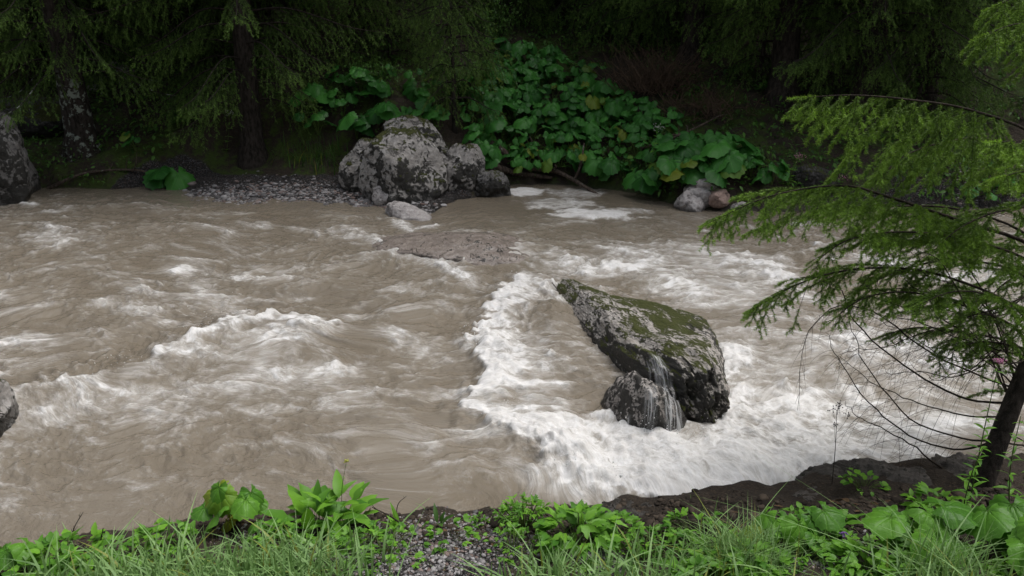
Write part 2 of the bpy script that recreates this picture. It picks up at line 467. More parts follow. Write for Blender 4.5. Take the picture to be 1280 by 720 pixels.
rock("bank_boulder", "upright pale grey boulder standing at the backwater, below the thin sapling", "boulder", (q[0], q[1] + 0.35, 0.32), (0.42, 0.40, 0.58), 47, ROCK_PALE, sub=6, rotz=1.2, tilt=(R(8), R(10)), planes=9, p=26, box=0.95)
q = at_z(612, 250, 0.0)
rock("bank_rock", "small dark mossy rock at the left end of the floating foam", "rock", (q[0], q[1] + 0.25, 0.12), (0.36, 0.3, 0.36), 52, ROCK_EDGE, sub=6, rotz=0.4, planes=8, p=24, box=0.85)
q = at_z(517, 180, 0.9)
rock("bank_boulder", "slanting mossy boulder lying behind the biggest pale boulder", "boulder", (q[0] + 0.05, q[1] + 0.2, 0.98), (0.52, 0.36, 0.27), 55, ROCK_PALE, rotz=-0.3, tilt=(0, R(22)), sub=6)
q = at_z(505, 276, 0.0)
rock("bank_rock", "flat whitish washed rock sloping into the river at the tip of the gravel bar", "rock", (q[0] + 0.02, q[1] + 0.05, 0.03), (0.40, 0.25, 0.17), 58, ROCK_CLEAN, rotz=-0.55, tilt=(0, R(12)), sub=5)
q = at_z(484, 252, 0.1)
rock("bank_rock", "small round grey rock against the foot of the biggest pale boulder", "rock", (q[0], q[1], 0.18), (0.2, 0.18, 0.2), 59, ROCK_CLEAN, sub=5)
for px, py, s, sd, mt, lb in [(860, 265, 0.2, 61, ROCK_CLEAN, "white washed stone lying half in the water below the far butterbur"),
                              (872, 255, 0.19, 62, ROCK_CLEAN, "pale stone in the middle of the little pile below the far butterbur"),
                              (882, 243, 0.16, 63, ROCK_CLEAN, "topmost pale stone of the little pile below the far butterbur"),
                              (896, 256, 0.15, 64, ROCK_PINK, "reddish stone at the right of the little pile by the far water"),
                              (925, 268, 0.11, 65, ROCK_CLEAN, "lone light stone at the far waterline behind the spruce tip")]:
    q = hit(px, py)
    rock("shore_stone", lb, "stone", (q[0], q[1], q[2] + 0.6 * s), (s * 1.3, s * 1.1, s * 0.95), sd, mt, rotz=sd, sub=5)
q = hit(1020, 238)
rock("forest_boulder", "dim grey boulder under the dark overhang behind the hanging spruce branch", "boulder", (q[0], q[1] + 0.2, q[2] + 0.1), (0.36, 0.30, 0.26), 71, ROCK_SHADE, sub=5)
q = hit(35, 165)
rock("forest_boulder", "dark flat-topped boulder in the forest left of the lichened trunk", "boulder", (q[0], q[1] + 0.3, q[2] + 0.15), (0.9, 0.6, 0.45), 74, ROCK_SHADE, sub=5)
for px, py, s, sd, lb in [(141, 84, 0.13, 75, "small white stone, left of a pair on the mossy slope above the lichened trunk"), (156, 90, 0.14, 76, "small white stone, right of a pair on the mossy slope above the lichened trunk"),
                          (120, 112, 0.11, 77, "little pale stone on the slope just right of the lichened trunk")]:
    q = hit(px, py)
    rock("forest_stone", lb, "stone", (q[0], q[1], q[2] + 0.03), (s * 1.3, s, s * 0.6), sd, ROCK_CLEAN, sub=4)
# near bank outcrop and ledge
for px, py, sz, sd, rz, lb in [(800, 648, (0.42, 0.22, 0.17), 81, 0.05, "flat dark wet ledge of rock at the near water, left of the sedge tuft"),
                               (905, 640, (0.3, 0.22, 0.15), 82, 0.2, "low dark rock behind the sedge tuft at the near water"),
                               (1010, 632, (0.34, 0.3, 0.2), 83, 0.5, "streaked grey-brown rock at the left end of the near outcrop"),
                               (1105, 618, (0.46, 0.34, 0.24), 84, -0.1, "dark jagged outcrop on the near bank under the bare spruce branches"),
                               (1200, 605, (0.32, 0.3, 0.22), 85, 0.7, "dark rock at the foot of the leaning spruce")]:
    q = at_z(px, py, 0.12)
    rock("outcrop_rock", lb, "rock", (q[0], q[1] - 0.1, 0.07), (sz[0], sz[1], sz[2] * 0.8), sd, ROCK_DARK, rotz=rz, sub=6, rough=2.1, planes=10, p=20)

# ------------------------------------------------------------------ the river
def water_material():
    k = NT("turbid_river")
    D, fu, fv = k.sep(k.attr("tint"))[:3]
    cb = k.n("CombineXYZ"); k.put(cb.inputs[0], fu); k.put(cb.inputs[1], fv)
    f = cb.outputs[0]
    st = k.mapping(f, (0.75, 1.0, 1.0))
    warp = k.mix(0.16, st, k.noise(st, 2.6, 4, 0.6, out="Color"))
    fine = k.noise(warp, 17, 10, 0.76, 1.1)
    mid = k.noise(st, 4.5, 6, 0.6, 1.2)
    lace = k.rng(k.voro(warp, 5.5, 'DISTANCE_TO_EDGE'), 0.0, 0.22, 1.0, 0.0, False)
    lace2 = k.rng(k.voro(warp, 14, 'DISTANCE_TO_EDGE'), 0.0, 0.25, 1.0, 0.0, False)
    pat = k.math('ADD', k.math('MULTIPLY', k.rng(fine, 0.25, 0.75, 0, 1, False), 0.44), k.math('ADD', k.math('MULTIPLY', k.rng(mid, 0.25, 0.75, 0, 1, False), 0.28), k.math('ADD', k.math('MULTIPLY', lace, 0.18), k.math('MULTIPLY', lace2, 0.10))))
    inv = k.math('SUBTRACT', 1.0, D)
    streak = k.noise(k.mapping(warp, (0.7, 1.5, 1.0)), 26, 6, 0.65, 0.5)
    pat = k.math('ADD', k.math('MULTIPLY', pat, 0.86), k.math('MULTIPLY', k.rng(streak, 0.3, 0.7, 0, 1, False), 0.14))
    fleck = k.noise(k.mapping(warp, (0.8, 1.15, 1.0)), 46, 8, 0.72, 0.6)
    pat = k.math('ADD', k.math('MULTIPLY', pat, 0.80), k.math('MULTIPLY', k.rng(fleck, 0.28, 0.72, 0, 1, False), 0.20))
    dense = k.math('MULTIPLY', k.rng(pat, k.math('ADD', inv, 0.04), k.math('ADD', inv, 0.28)), 0.92)
    veil = k.math('MULTIPLY', k.rng(pat, k.math('SUBTRACT', inv, 0.32), k.math('ADD', inv, 0.12)), 0.40)
    foam = k.math('ADD', veil, k.math('MULTIPLY', dense, k.math('SUBTRACT', 1.0, veil)))
    mud = k.mix(k.noise(f, 1.3, 4), (0.146, 0.119, 0.086), (0.192, 0.160, 0.120))
    mud = k.mix(k.math('MULTIPLY', D, 0.7, clamp=True), mud, (0.40, 0.365, 0.31))      # air beaten into the water
    col = k.mix(foam, mud, k.mix(k.rng(fine, 0.3, 0.7), (0.60, 0.575, 0.54), (0.85, 0.84, 0.83)))
    rp = k.noise(k.mapping(f, (0.8, 1.1, 1.0)), 30, 6, 0.65, 0.4)
    h = k.math('ADD', k.math('MULTIPLY', rp, 1.2), k.math('MULTIPLY', foam, k.math('ADD', fine, 0.3)))
    k.b.inputs["IOR"].default_value = 1.33
    return k.set(Base_Color=col, Roughness=k.rng(foam, 0, 1, 0.08, 0.7), Specular_IOR_Level=0.5, Normal=k.bump(h, 0.5, 0.035))

def P2(l): return np.array([at_z(*p)[:2] for p in l])

def water_fields(X, Y):
    P = np.column_stack([X.ravel(), Y.ravel()]); sh = X.shape
    wv = fbm(P * 0.35, 3).reshape(sh); wu = fbm(P * 0.4 + 31, 3).reshape(sh); ww = fbm(P * 1.6 + 7, 2).reshape(sh)
    u = X + 0.9 * wu + 0.12 * ww; v = Y + 0.16 * X + 1.1 * wv + 0.12 * ww
    UV = np.column_stack([u.ravel(), v.ravel()])
    a1 = ridged(UV * [0.65, 1.15], 2).reshape(sh); a2 = ridged(UV * [1.7, 2.9] + 5, 2).reshape(sh); a3 = ridged(UV * [4.2, 6.6] + 9, 2).reshape(sh); a4 = fbm(UV * [10, 15] + 3, 3).reshape(sh)
    lively = 0.6 + 0.4 * sstep(-0.4, 0.4, fbm(P * 0.5 + 3, 2).reshape(sh))
    calm = np.exp(-((X - P2([(690, 255)])[0][0]) / 1.9) ** 2 - ((Y - 12.9) / 1.1) ** 2)
    bank = sstep(0.0, 1.0, np.minimum(Y - near_y(X), far_y(X) - Y) + 0.25)
    amp = lively * (1 - 0.9 * calm) * (0.35 + 0.65 * bank)
    H = amp * (0.045 * a1 + 0.030 * a2 + 0.024 * a3 + 0.024 * a4)
    D = 0.10 + 0.16 * sstep(0.45, 0.95, a1) * bank + 0.10 * sstep(0.5, 0.9, a2) * bank + 0.10 * wv  # constant base level paints grey sky sheen along with fine foam lines
    fl = fbm(UV * [1.1, 2.6] + 77, 4).reshape(sh); fl2 = fbm(UV * [2.6, 5.2] + 50, 3).reshape(sh)
    D = D + bank * (0.26 * sstep(0.12, 0.42, fl) + 0.16 * sstep(0.15, 0.45, fl2)) * (0.5 + 0.5 * lively)
    D = D + bank * lively * 0.15 * sstep(0.5, 0.92, a3)  # ripple crests whitened in the colour to stand for highlights
    D = D * (1 - calm)
    fj = fbm(P * 5.5 + 40, 4).reshape(sh)
    big = fbm(P * 2.0 + 12, 3).reshape(sh)
    jit = 0.16 * fbm(P * 2.6, 3).reshape(sh) + 0.07 * fbm(P * 9, 2).reshape(sh)
    lump = 0.5 + fbm(P * 7, 3).reshape(sh)
    # standing wave breaking on the left
    d, t, s = polydist(X, Y, P2([(-60, 520), (20, 500), (120, 482), (190, 462), (235, 436), (300, 410), (380, 408), (445, 428)]))
    sd = s * d + jit * 0.9 + 0.12 * fj
    env = sstep(-0.02, 0.12, t) * (1 - sstep(0.93, 1.0, t)) * (0.55 + 0.45 * sstep(0.3, 0.6, t))
    sk = fbm(np.column_stack([(t * 22 + 0.6 * fj).ravel(), (sd * 2.0).ravel()]), 3).reshape(sh)
    H += env * (0.075 * np.exp(-((sd + 0.12) / 0.30) ** 2) - 0.07 * np.exp(-((sd - 0.45) / 0.3) ** 2))
    D += env * 0.62 * sstep(0.08, -0.04, sd) * (0.75 * np.exp(np.minimum(sd, 0) / 0.22) + 0.50 * np.exp(np.minimum(sd, 0) / 0.75)) * (0.62 + 0.45 * lump + 0.35 * big + 0.8 * sk * sstep(-0.05, -0.3, sd))
    # hydraulic left of the mossy boulder: sharp foam front, smooth tongue behind it
    d, t, s = polydist(X, Y, P2([(655, 345), (640, 356), (622, 380), (590, 424), (600, 450), (607, 474), (577, 516), (602, 532), (642, 550), (692, 582), (742, 606), (800, 628)]))
    sd = s * d + jit * 0.6 + 0.20 * fj
    env = sstep(0, 0.12, t)
    sk = fbm(np.column_stack([(t * 24 + 0.5 * fj).ravel(), (sd * 1.7).ravel()]), 3).reshape(sh)
    H += env * (0.05 * np.exp(-((sd - 0.2) / 0.30) ** 2) - 0.05 * np.exp(-((sd + 0.25) / 0.25) ** 2))
    D += env * sstep(-0.04, 0.05, sd) * (0.46 * np.exp(-(np.maximum(sd, 0) / 0.26) ** 2) + 0.56 * np.exp(-(np.maximum(sd, 0) / 0.75) ** 1.5)) * (0.68 + 0.40 * lump + 0.30 * big + 0.75 * sk * sstep(0.05, 0.3, sd))
    D += env * 0.16 * np.exp(-((sd + 0.1) / 0.12) ** 2) * lump
    # smooth tongue sliding down towards the foot of the cascade
    d, t, s = polydist(X, Y, P2([(690, 400), (705, 455), (735, 520), (775, 585)]))
    tong = np.exp(-(d / 0.22) ** 2)
    H += tong * (0.13 - 0.27 * t)
    D -= 0.15 * tong * (1 - 0.3 * t)
    # white water below the cascade and along the boulder's foot
    def band(pts, wdt, a, lift=0.0):
        nonlocal D, H
        d, t, s = polydist(X, Y, P2(pts)); d = np.maximum(d + jit * 0.6, 0)
        g = np.exp(-(d / wdt) ** 2)
        D = D + a * g * (0.60 + 0.42 * lump + 0.75 * big); H = H + lift * g
    band([(800, 560), (850, 572), (930, 578), (1010, 590)], 0.42, 0.70, 0.05)
    band([(700, 600), (780, 622), (880, 615), (960, 605)], 0.26, 0.55, 0.02)
    band([(905, 532), (960, 545), (1050, 560), (1150, 575)], 0.42, 0.40)
    band([(918, 450), (912, 490), (905, 530)], 0.16, 0.46, 0.03)
    band([(925, 470), (1000, 500), (1080, 520)], 0.55, 0.25)
    band([(930, 440), (1010, 425), (1080, 440), (1180, 470)], 0.40, 0.26)
    band([(1080, 500), (1180, 520), (1300, 530)], 0.8, 0.29)
    band([(1100, 420), (1200, 400), (1330, 400)], 0.7, 0.30)
    band([(1100, 330), (1200, 345), (1330, 350)], 0.6, 0.30)
    band([(690, 344), (740, 336), (800, 342), (850, 365)], 0.30, 0.50, 0.02)
    band([(790, 325), (860, 318), (920, 338), (955, 360), (940, 382), (880, 385)], 0.50, 0.30)
    band([(830, 345), (900, 350)], 0.6, 0.22)
    for pts, wd, a in [([(225, 345), (240, 368), (265, 380), (300, 402)], 0.16, 0.38), ([(-30, 445), (45, 438)], 0.2, 0.36), ([(0, 382), (50, 378)], 0.25, 0.32), ([(135, 392), (190, 400)], 0.2, 0.32),
                       ([(545, 338), (575, 352), (592, 362)], 0.13, 0.42), ([(45, 302), (85, 315)], 0.25, 0.32), ([(485, 425), (510, 440), (545, 452)], 0.2, 0.34), ([(320, 465), (350, 480), (440, 470)], 0.16, 0.35),
                       ([(230, 520), (330, 500), (430, 490)], 0.35, 0.22), ([(40, 530), (150, 520)], 0.35, 0.22), ([(500, 285), (515, 295), (535, 288)], 0.12, 0.6), ([(30, 262), (45, 265)], 0.08, 0.6),
                       ([(480, 310), (500, 330), (560, 338), (640, 330), (684, 328)], 0.12, 0.30), ([(820, 525), (805, 540)], 0.18, 0.7)]:
        band(pts, wd, a)
    # thin sheet over the sunken rock
    c = P2([(588, 318)])[0]
    g = np.exp(-((X - c[0]) / 1.0) ** 2 - ((Y - c[1]) / 0.6) ** 2)
    H += g * (0.10 + 0.05 * fj)
    D += 0.24 * g
    # floating scum in the backwater
    for px, py, rx, ry, a in [(655, 243, 0.42, 0.34, 0.78), (738, 272, 0.85, 0.50, 0.76), (700, 258, 0.7, 0.5, 0.60), (770, 268, 0.6, 0.3, 0.5), (715, 243, 0.6, 0.4, 0.5)]:
        c = P2([(px, py)])[0]
        e = np.hypot((X - c[0]) / rx, (Y - c[1]) / ry) + 2.0 * jit + 0.5 * ww + 0.5 * fj
        D = np.maximum(D, a * (1 - sstep(0.55, 1.15, e)))
    D = D + 0.10 * (lump - 0.5) * sstep(0.2, 0.5, D)
    D = np.clip(D, 0, 0.84)
    H += sstep(0.35, 0.85, D) * (1 - calm) * (0.026 * ridged(P * 6.5, 3).reshape(sh) + 0.09 * big + 0.03 * fj)
    H += 0.06 - 0.006 * (X + 3)
    return H, D, u, v

def build_water():
    ys = [2.6]
    while ys[-1] < 15.5: ys.append(ys[-1] + max(0.012, 0.0030 * ys[-1]))
    ys = np.array(ys + [16, 18, 22, 28, 34])
    uu = np.linspace(-1, 1, 880)
    ext = 1 + np.cumsum(0.004 * 1.22 ** np.arange(34))
    uu = np.concatenate([-ext[::-1], uu, ext])
    X = uu[None, :] * (0.70 * np.minimum(ys, 16) + 0.8)[:, None]
    Y = np.repeat(ys[:, None], len(uu), 1)
    Y = Y + 0.08 * np.clip(np.abs(X) - 12, 0, 200)
    H, D, u, v = water_fields(X, Y)
    A = np.stack([D, u, v, np.ones_like(X)], -1).reshape(-1, 4)
    nx, ny = X.shape[1], X.shape[0]
    i = (np.arange(ny - 1)[:, None] * nx + np.arange(nx - 1)[None]).ravel()
    m = MB(); m.add(np.stack([X, Y, H], -1).reshape(-1, 3), None, np.stack([i, i + 1, i + nx + 1, i + nx], -1), A)
    return tag(m.build("river_water", water_material()), kind="structure")
build_water()
# ------------------------------------------------------------------ foliage materials
def leaf_material(name, dark, light, trans=0.35, rough=0.42, veins=False):
    """tint: R 0..1 shade within the plant, G angle across the blade, B distance from the stalk, A yellowing"""
    k = NT(name)
    at = k.attr("tint"); r, g, b = k.sep(at)[:3]
    al = k.attr("tint", "Alpha")
    n = k.noise(k.coord(), 9, 3)
    col = k.mix(k.math('ADD', k.math('MULTIPLY', r, 0.75), k.math('MULTIPLY', n, 0.3), clamp=True), dark, light)
    col = k.mix(k.math('SUBTRACT', 1.0, al), col, (0.30, 0.26, 0.02))
    nrm = None
    if veins:
        wv = k.math('ABSOLUTE', k.math('SINE', k.math('MULTIPLY', g, 4.5)))
        ring = k.noise(k.coord(), 34, 2)
        line = k.math('MULTIPLY', k.rng(wv, 0.0, 0.20, 1.0, 0.0), k.rng(b, 0.0, 0.9, 1.0, 0.35))
        col = k.mix(k.math('MULTIPLY', line, 0.45), col, tuple(min(1, 1.8 * c + 0.01) for c in light))
        nrm = k.bump(k.math('ADD', k.math('MULTIPLY', wv, 0.6), k.math('MULTIPLY', ring, 0.5)), 0.7, 0.012)
    k.set(Base_Color=col, Roughness=rough, Specular_IOR_Level=0.22)
    if nrm is not None: k.put(k.b.inputs["Normal"], nrm)
    tr = k.n("BsdfTranslucent"); k.put(tr.inputs[0], k.mix(0.5, col, k.mix(1.0, col, (1.0, 1.0, 0.45), 'MULTIPLY')))
    if nrm is not None: k.put(tr.inputs["Normal"], nrm)
    mx = k.n("MixShader"); mx.inputs[0].default_value = trans
    k.t.links.new(k.b.outputs[0], mx.inputs[1]); k.t.links.new(tr.outputs[0], mx.inputs[2])
    k.t.links.new(mx.outputs[0], k.out.inputs[0])
    return k.m

def bark_material(name, dark, light, lichen=0.0):
    k = NT(name)
    co = k.coord(); v = k.mapping(co, (1, 1, 0.35))
    n1 = k.noise(v, 22, 6, 0.65); n2 = k.noise(co, 7, 6, 0.65)
    c = k.mix(k.rng(n1, 0.3, 0.7), dark, light)
    if lichen: c = k.mix(k.math('MULTIPLY', k.rng(k.xyz(co)[2], 1.0, 1.5, 1.0, 0.0), k.rng(n2, 0.66 - 0.22 * lichen, 0.72 - 0.22 * lichen)), c, (0.24, 0.27, 0.23))
    return k.set(Base_Color=c, Roughness=0.9, Specular_IOR_Level=0.15, Normal=k.bump(n1, 0.9, 0.03))

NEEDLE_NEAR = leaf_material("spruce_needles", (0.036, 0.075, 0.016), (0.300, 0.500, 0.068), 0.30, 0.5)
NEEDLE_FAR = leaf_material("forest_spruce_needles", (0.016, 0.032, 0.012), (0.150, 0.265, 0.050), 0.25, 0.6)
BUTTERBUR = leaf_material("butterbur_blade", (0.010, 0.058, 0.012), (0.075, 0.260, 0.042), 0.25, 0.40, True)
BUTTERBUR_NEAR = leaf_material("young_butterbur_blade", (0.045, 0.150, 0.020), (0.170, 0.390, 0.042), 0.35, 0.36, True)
HERB = leaf_material("herb_leaf", (0.045, 0.150, 0.020), (0.200, 0.430, 0.042), 0.35, 0.42)
HERB_DARK = leaf_material("dark_herb_leaf", (0.018, 0.050, 0.012), (0.110, 0.250, 0.038), 0.30, 0.45)  # darker green than the plain herb leaf
GRASS = leaf_material("grass_blade", (0.085, 0.190, 0.045), (0.320, 0.490, 0.190), 0.35, 0.42)
STALK = leaf_material("green_stalk", (0.05, 0.09, 0.02), (0.14, 0.20, 0.05), 0.1, 0.5)
BARK = bark_material("spruce_bark", (0.012, 0.010, 0.008), (0.055, 0.045, 0.038))
BARK_LICHEN = bark_material("lichened_spruce_bark", (0.012, 0.010, 0.008), (0.055, 0.045, 0.038), 0.58)
TWIG = bark_material("twig_bark", (0.016, 0.012, 0.010), (0.060, 0.046, 0.036))
DEADWOOD = bark_material("dead_wood", (0.035, 0.026, 0.020), (0.13, 0.10, 0.08), 0.25)

# ------------------------------------------------------------------ spruce shoots and boughs
def needles(mb, segs, seed, per_m=1150, length=0.021, width=0.0032, spread=0.85):
    """segs: rows of ax ay az bx by bz shade; one slim triangle per needle"""
    if not len(segs): return
    S = np.asarray(segs, float); rg = np.random.default_rng(seed)
    L = np.linalg.norm(S[:, 3:6] - S[:, :3], axis=1)
    cnt = np.maximum(1, rg.poisson(L * per_m)).astype(int)
    idx = np.repeat(np.arange(len(S)), cnt); n = len(idx)
    t = rg.random(n)[:, None]
    A, B = S[idx, :3], S[idx, 3:6]
    ax = (B - A) / (L[idx][:, None] + 1e-9)
    p = A + (B - A) * t
    rnd = rg.normal(size=(n, 3)); rad = rnd - (rnd * ax).sum(1)[:, None] * ax
    rad /= np.linalg.norm(rad, axis=1)[:, None] + 1e-9
    d = ax * rg.uniform(0.45, 0.85, (n, 1)) + rad * spread
    d /= np.linalg.norm(d, axis=1)[:, None]
    side = np.cross(d, rg.normal(size=(n, 3))); side /= np.linalg.norm(side, axis=1)[:, None] + 1e-9
    ln = (length * rg.uniform(0.7, 1.25, n))[:, None]; wd = width * 0.5
    V = np.stack([p - side * wd, p + side * wd, p + d * ln], 1).reshape(-1, 3)
    T = np.arange(3 * n).reshape(-1, 3)
    sh = np.clip(S[idx, 6] + rg.normal(0, 0.10, n), 0, 1)
    c = np.repeat(np.stack([sh, np.zeros(n), np.zeros(n), np.ones(n)], 1), 3, axis=0)
    mb.add(V, T, None, c)

def bough(wood, segs, pts, rg, r0=0.012, bare=0.25, twig=0.32, ang=55, droop=0.34, gap=0.055, sub=0.075, fresh=0.8, bare_twigs=0.15, old=0.15, tipfade=0.75, sides=5, hang=0.0, subgap=0.030, twig_r=0.0022, crook=0.0):
    """one spruce bough along a polyline: side twigs in two ranks, short shoots along the twigs"""
    C = curve(pts, 26)
    if crook: C = C + np.cumsum(rg.normal(0, crook, (26, 3)), 0) * np.linspace(0, 1, 26)[:, None]
    wood_r = r0 * (1 - 0.86 * np.linspace(0, 1, len(C)))
    V, T, Q = tube_geo(C, wood_r, sides); wood.add(V, T, Q)
    ln = np.concatenate([[0], np.cumsum(np.linalg.norm(np.diff(C, axis=0), axis=1))]); tot = ln[-1]
    pos = np.arange(bare * tot, tot * 0.985, gap); sg = 1
    up = np.array([0, 0, 1.0])
    for s in pos:
        f = s / tot
        p = np.array([np.interp(s, ln, C[:, i]) for i in range(3)])
        p2 = np.array([np.interp(min(s + 0.03, tot), ln, C[:, i]) for i in range(3)]) ; p1 = np.array([np.interp(max(s - 0.03, 0), ln, C[:, i]) for i in range(3)])
        tg = unit(p2 - p1); sd = unit(np.cross(tg, up)); sg = -sg
        g = (f - bare) / (1 - bare + 1e-6)
        l = twig * (0.35 + 0.9 * math.sin(math.pi * min(1, 0.25 + 0.55 * g)) ) * (1 - tipfade * g ** 2) * rg.uniform(0.65, 1.2)
        a = R(ang + rg.normal(0, 9))
        d = unit(tg * math.cos(a) + sd * sg * math.sin(a) * (1 - 0.5 * hang) + up * rg.normal(-0.05 - hang, 0.15))
        tt = np.linspace(0, 1, 6)[:, None]
        tw = p + d * l * tt - up * (droop * l) * tt ** 2 + rg.normal(0, 0.012, 3) * l * tt
        V, T, Q = tube_geo(tw, np.linspace(twig_r, twig_r * 0.4, 6), 3, False); wood.add(V, T, Q)
        isbare = rg.random() < bare_twigs * (1.6 - g)
        for i in range(5):
            sh = old + (fresh - old) * (0.25 + 0.75 * (i + 1) / 5) * (0.65 + 0.35 * g) * rg.uniform(0.75, 1.2) if i >= 3 else old * rg.uniform(0.6, 1.5)
            if not isbare or i >= 3: segs.append((*tw[i], *tw[i + 1], sh))
        if sub > 0:
            q, s2 = 0.15 * l, 1
            tdir = unit(tw[-1] - tw[0])
            while q < l * 0.97:
                h = q / l; s2 = -s2
                b0 = p + d * q - up * (droop * l) * h * h
                sl_ = sub * (1 - 0.45 * h) * rg.uniform(0.6, 1.25)
                n2 = unit(np.cross(tdir, sd * sg + 0.3 * up))
                lat = unit(np.cross(tdir, up)) * s2
                dd = unit(tdir * 0.75 + lat * 0.65 + up * rg.normal(-0.15 - 0.5 * hang, 0.2))
                b1 = b0 + dd * sl_ * 0.55; b2 = b0 + dd * sl_ - up * sl_ * 0.12
                if not isbare or h > 0.75:
                    o1 = old * rg.uniform(0.6, 1.5); f1 = old + (fresh - old) * (0.55 + 0.45 * g) * rg.uniform(0.65, 1.2)
                    segs.append((*b0, *b1, o1)); segs.append((*b1, *b2, f1))
                q += subgap * rg.uniform(0.8, 1.25)
    e = C[-1]; segs.append((*C[-3], *e, fresh)); segs.append((*e, *(e + unit(C[-1] - C[-2]) * 0.05), fresh))

def forest_spruce_data(name, seed, height, low, spread, fine_to, trunk_r, bark):
    """trunk and crown meshes of a forest spruce; boughs below fine_to carry fine shoots, the dark top is coarser"""
    rg = np.random.default_rng(seed)
    tr = MB(); cr = MB(); segs_f, segs_c = [], []
    zz = np.linspace(-0.4, height, 24)
    ax = np.stack([0.08 * np.sin(zz * 0.5 + seed), 0.08 * np.cos(zz * 0.4 + seed), zz], 1)
    rad = trunk_r * (1 - 0.93 * np.clip(zz / height, 0, 1)) + trunk_r * 0.9 * np.exp(-(zz + 0.4) / 0.28)
    V, T, Q = tube_geo(ax, rad, 14); tr.add(V + 0.016 * fbm(V * [9, 9, 2], 3)[:, None] * unit(np.ones(3)), T, Q)
    z = low
    while z < height - 0.3:
        fr = (z - low) / (height - low)
        c = np.array([np.interp(z, zz, ax[:, i]) for i in range(3)])
        nb = rg.integers(4, 7) if z > fine_to else rg.integers(3, 6)
        a0 = rg.uniform(0, 6.28)
        for k in range(nb):
            a = a0 + k * 6.283 / nb + rg.normal(0, 0.2)
            L = spread * (1 - 0.85 * fr ** 1.3) * rg.uniform(0.6, 1.1) * (0.75 + 0.35 * min(1, fr * 6))
            h = np.array([math.cos(a), math.sin(a), 0])
            dr = rg.uniform(0.15, 0.45)
            pts = [c, c + h * L * 0.35 + np.array([0, 0, 0.02 * L]), c + h * L * 0.75 - np.array([0, 0, dr * 0.55 * L]), c + h * L - np.array([0, 0, dr * 0.75 * L])]
            if z < fine_to:
                bough(tr, segs_f, pts, rg, r0=0.02, bare=0.22, twig=0.42, ang=50, droop=0.6, gap=0.09, sub=0.12, fresh=1.0, bare_twigs=0.10, old=0.2, sides=4, hang=0.42, subgap=0.06, twig_r=0.003)
            else:
                bough(tr, segs_c, pts, rg, r0=0.02, bare=0.12, twig=0.55, ang=55, droop=0.34, gap=0.17, sub=0, fresh=0.6, bare_twigs=0, old=0.2, sides=3, hang=0.35, twig_r=0.004)
        z += rg.uniform(0.20, 0.32) if z < fine_to else rg.uniform(0.32, 0.5)
    needles(cr, segs_f, seed + 1, per_m=170, length=0.034, width=0.0080, spread=0.7)
    if segs_c: needles(cr, segs_c, seed + 2, per_m=60, length=0.14, width=0.06, spread=0.9)
    return tr.mesh("trunk"), cr.mesh("crown")

def plant_tree(name, data, bark, loc, label, cat, group=None, rz=0.0, sc_=1.0):
    r = empty(name, loc, label, cat, group, rz); r.scale = (sc_, sc_, sc_)
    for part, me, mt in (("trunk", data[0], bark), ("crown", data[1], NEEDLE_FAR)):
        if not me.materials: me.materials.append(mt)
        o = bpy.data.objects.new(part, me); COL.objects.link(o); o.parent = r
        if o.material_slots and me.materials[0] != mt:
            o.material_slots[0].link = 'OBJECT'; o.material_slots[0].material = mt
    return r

SP_A = forest_spruce_data("a", 101, 15.0, 1.0, 2.8, 4.2, 0.20, BARK)
SP_B = forest_spruce_data("b", 202, 17.0, 0.7, 2.5, 3.8, 0.19, BARK)
SP_C = forest_spruce_data("c", 303, 16.0, 1.3, 2.9, 4.4, 0.24, BARK)
SP_D = forest_spruce_data("d", 404, 6.0, 0.6, 1.1, 6.0, 0.045, BARK)
SP_E = forest_spruce_data("e", 505, 4.2, 0.15, 1.5, 6.0, 0.05, BARK)

def on(px, py, dy=0.0):
    q = hit(px, py); q[1] += dy; q[2] = ground(q[0], q[1]); return tuple(q)

plant_tree("spruce_tree", SP_C, BARK_LICHEN, on(98, 186), "thick spruce with white lichen on its dark trunk foot, far bank", "tree", rz=0.4)
plant_tree("spruce_tree", SP_A, BARK, on(322, 196), "spruce with plain dark trunk standing right behind the gravel bar", "tree", rz=1.9)
plant_tree("spruce_tree", SP_D, BARK, on(562, 178, 0.35), "thin young spruce with a pole-like stem above the group of pale boulders", "sapling", rz=0.7, sc_=0.95)
plant_tree("spruce_tree", SP_B, BARK, on(700, 62, 2.2), "spruce with dark trunk at the top of the butterbur slope", "tree", rz=2.9)
plant_tree("spruce_tree", SP_C, BARK, on(1010, 190, 1.6), "big spruce with drooping boughs above the dim boulder on the far bank", "tree", rz=4.0)
plant_tree("spruce_tree", SP_B, BARK, on(1180, 200, 1.2), "spruce with low green boughs behind the hanging near branches", "tree", rz=5.2)
plant_tree("spruce_tree", SP_A, BARK, on(880, 120, 1.2), "spruce with dark trunk behind the brown leafless bushes", "tree", rz=1.0)
plant_tree("spruce_tree", SP_C, BARK, on(1100, 190, 0.8), "spruce with low boughs at the foot of the dark slope on the right", "tree", rz=2.2)
plant_tree("spruce_tree", SP_B, BARK, on(200, 130, 1.0), "spruce with hanging boughs between the lichened trunk and the plain dark trunk", "tree", rz=0.9)
plant_tree("spruce_tree", SP_D, BARK, on(960, 130, 0.6), "small dense spruce in the dark hollow left of the dim boulder", "sapling", rz=2.0, sc_=0.9)
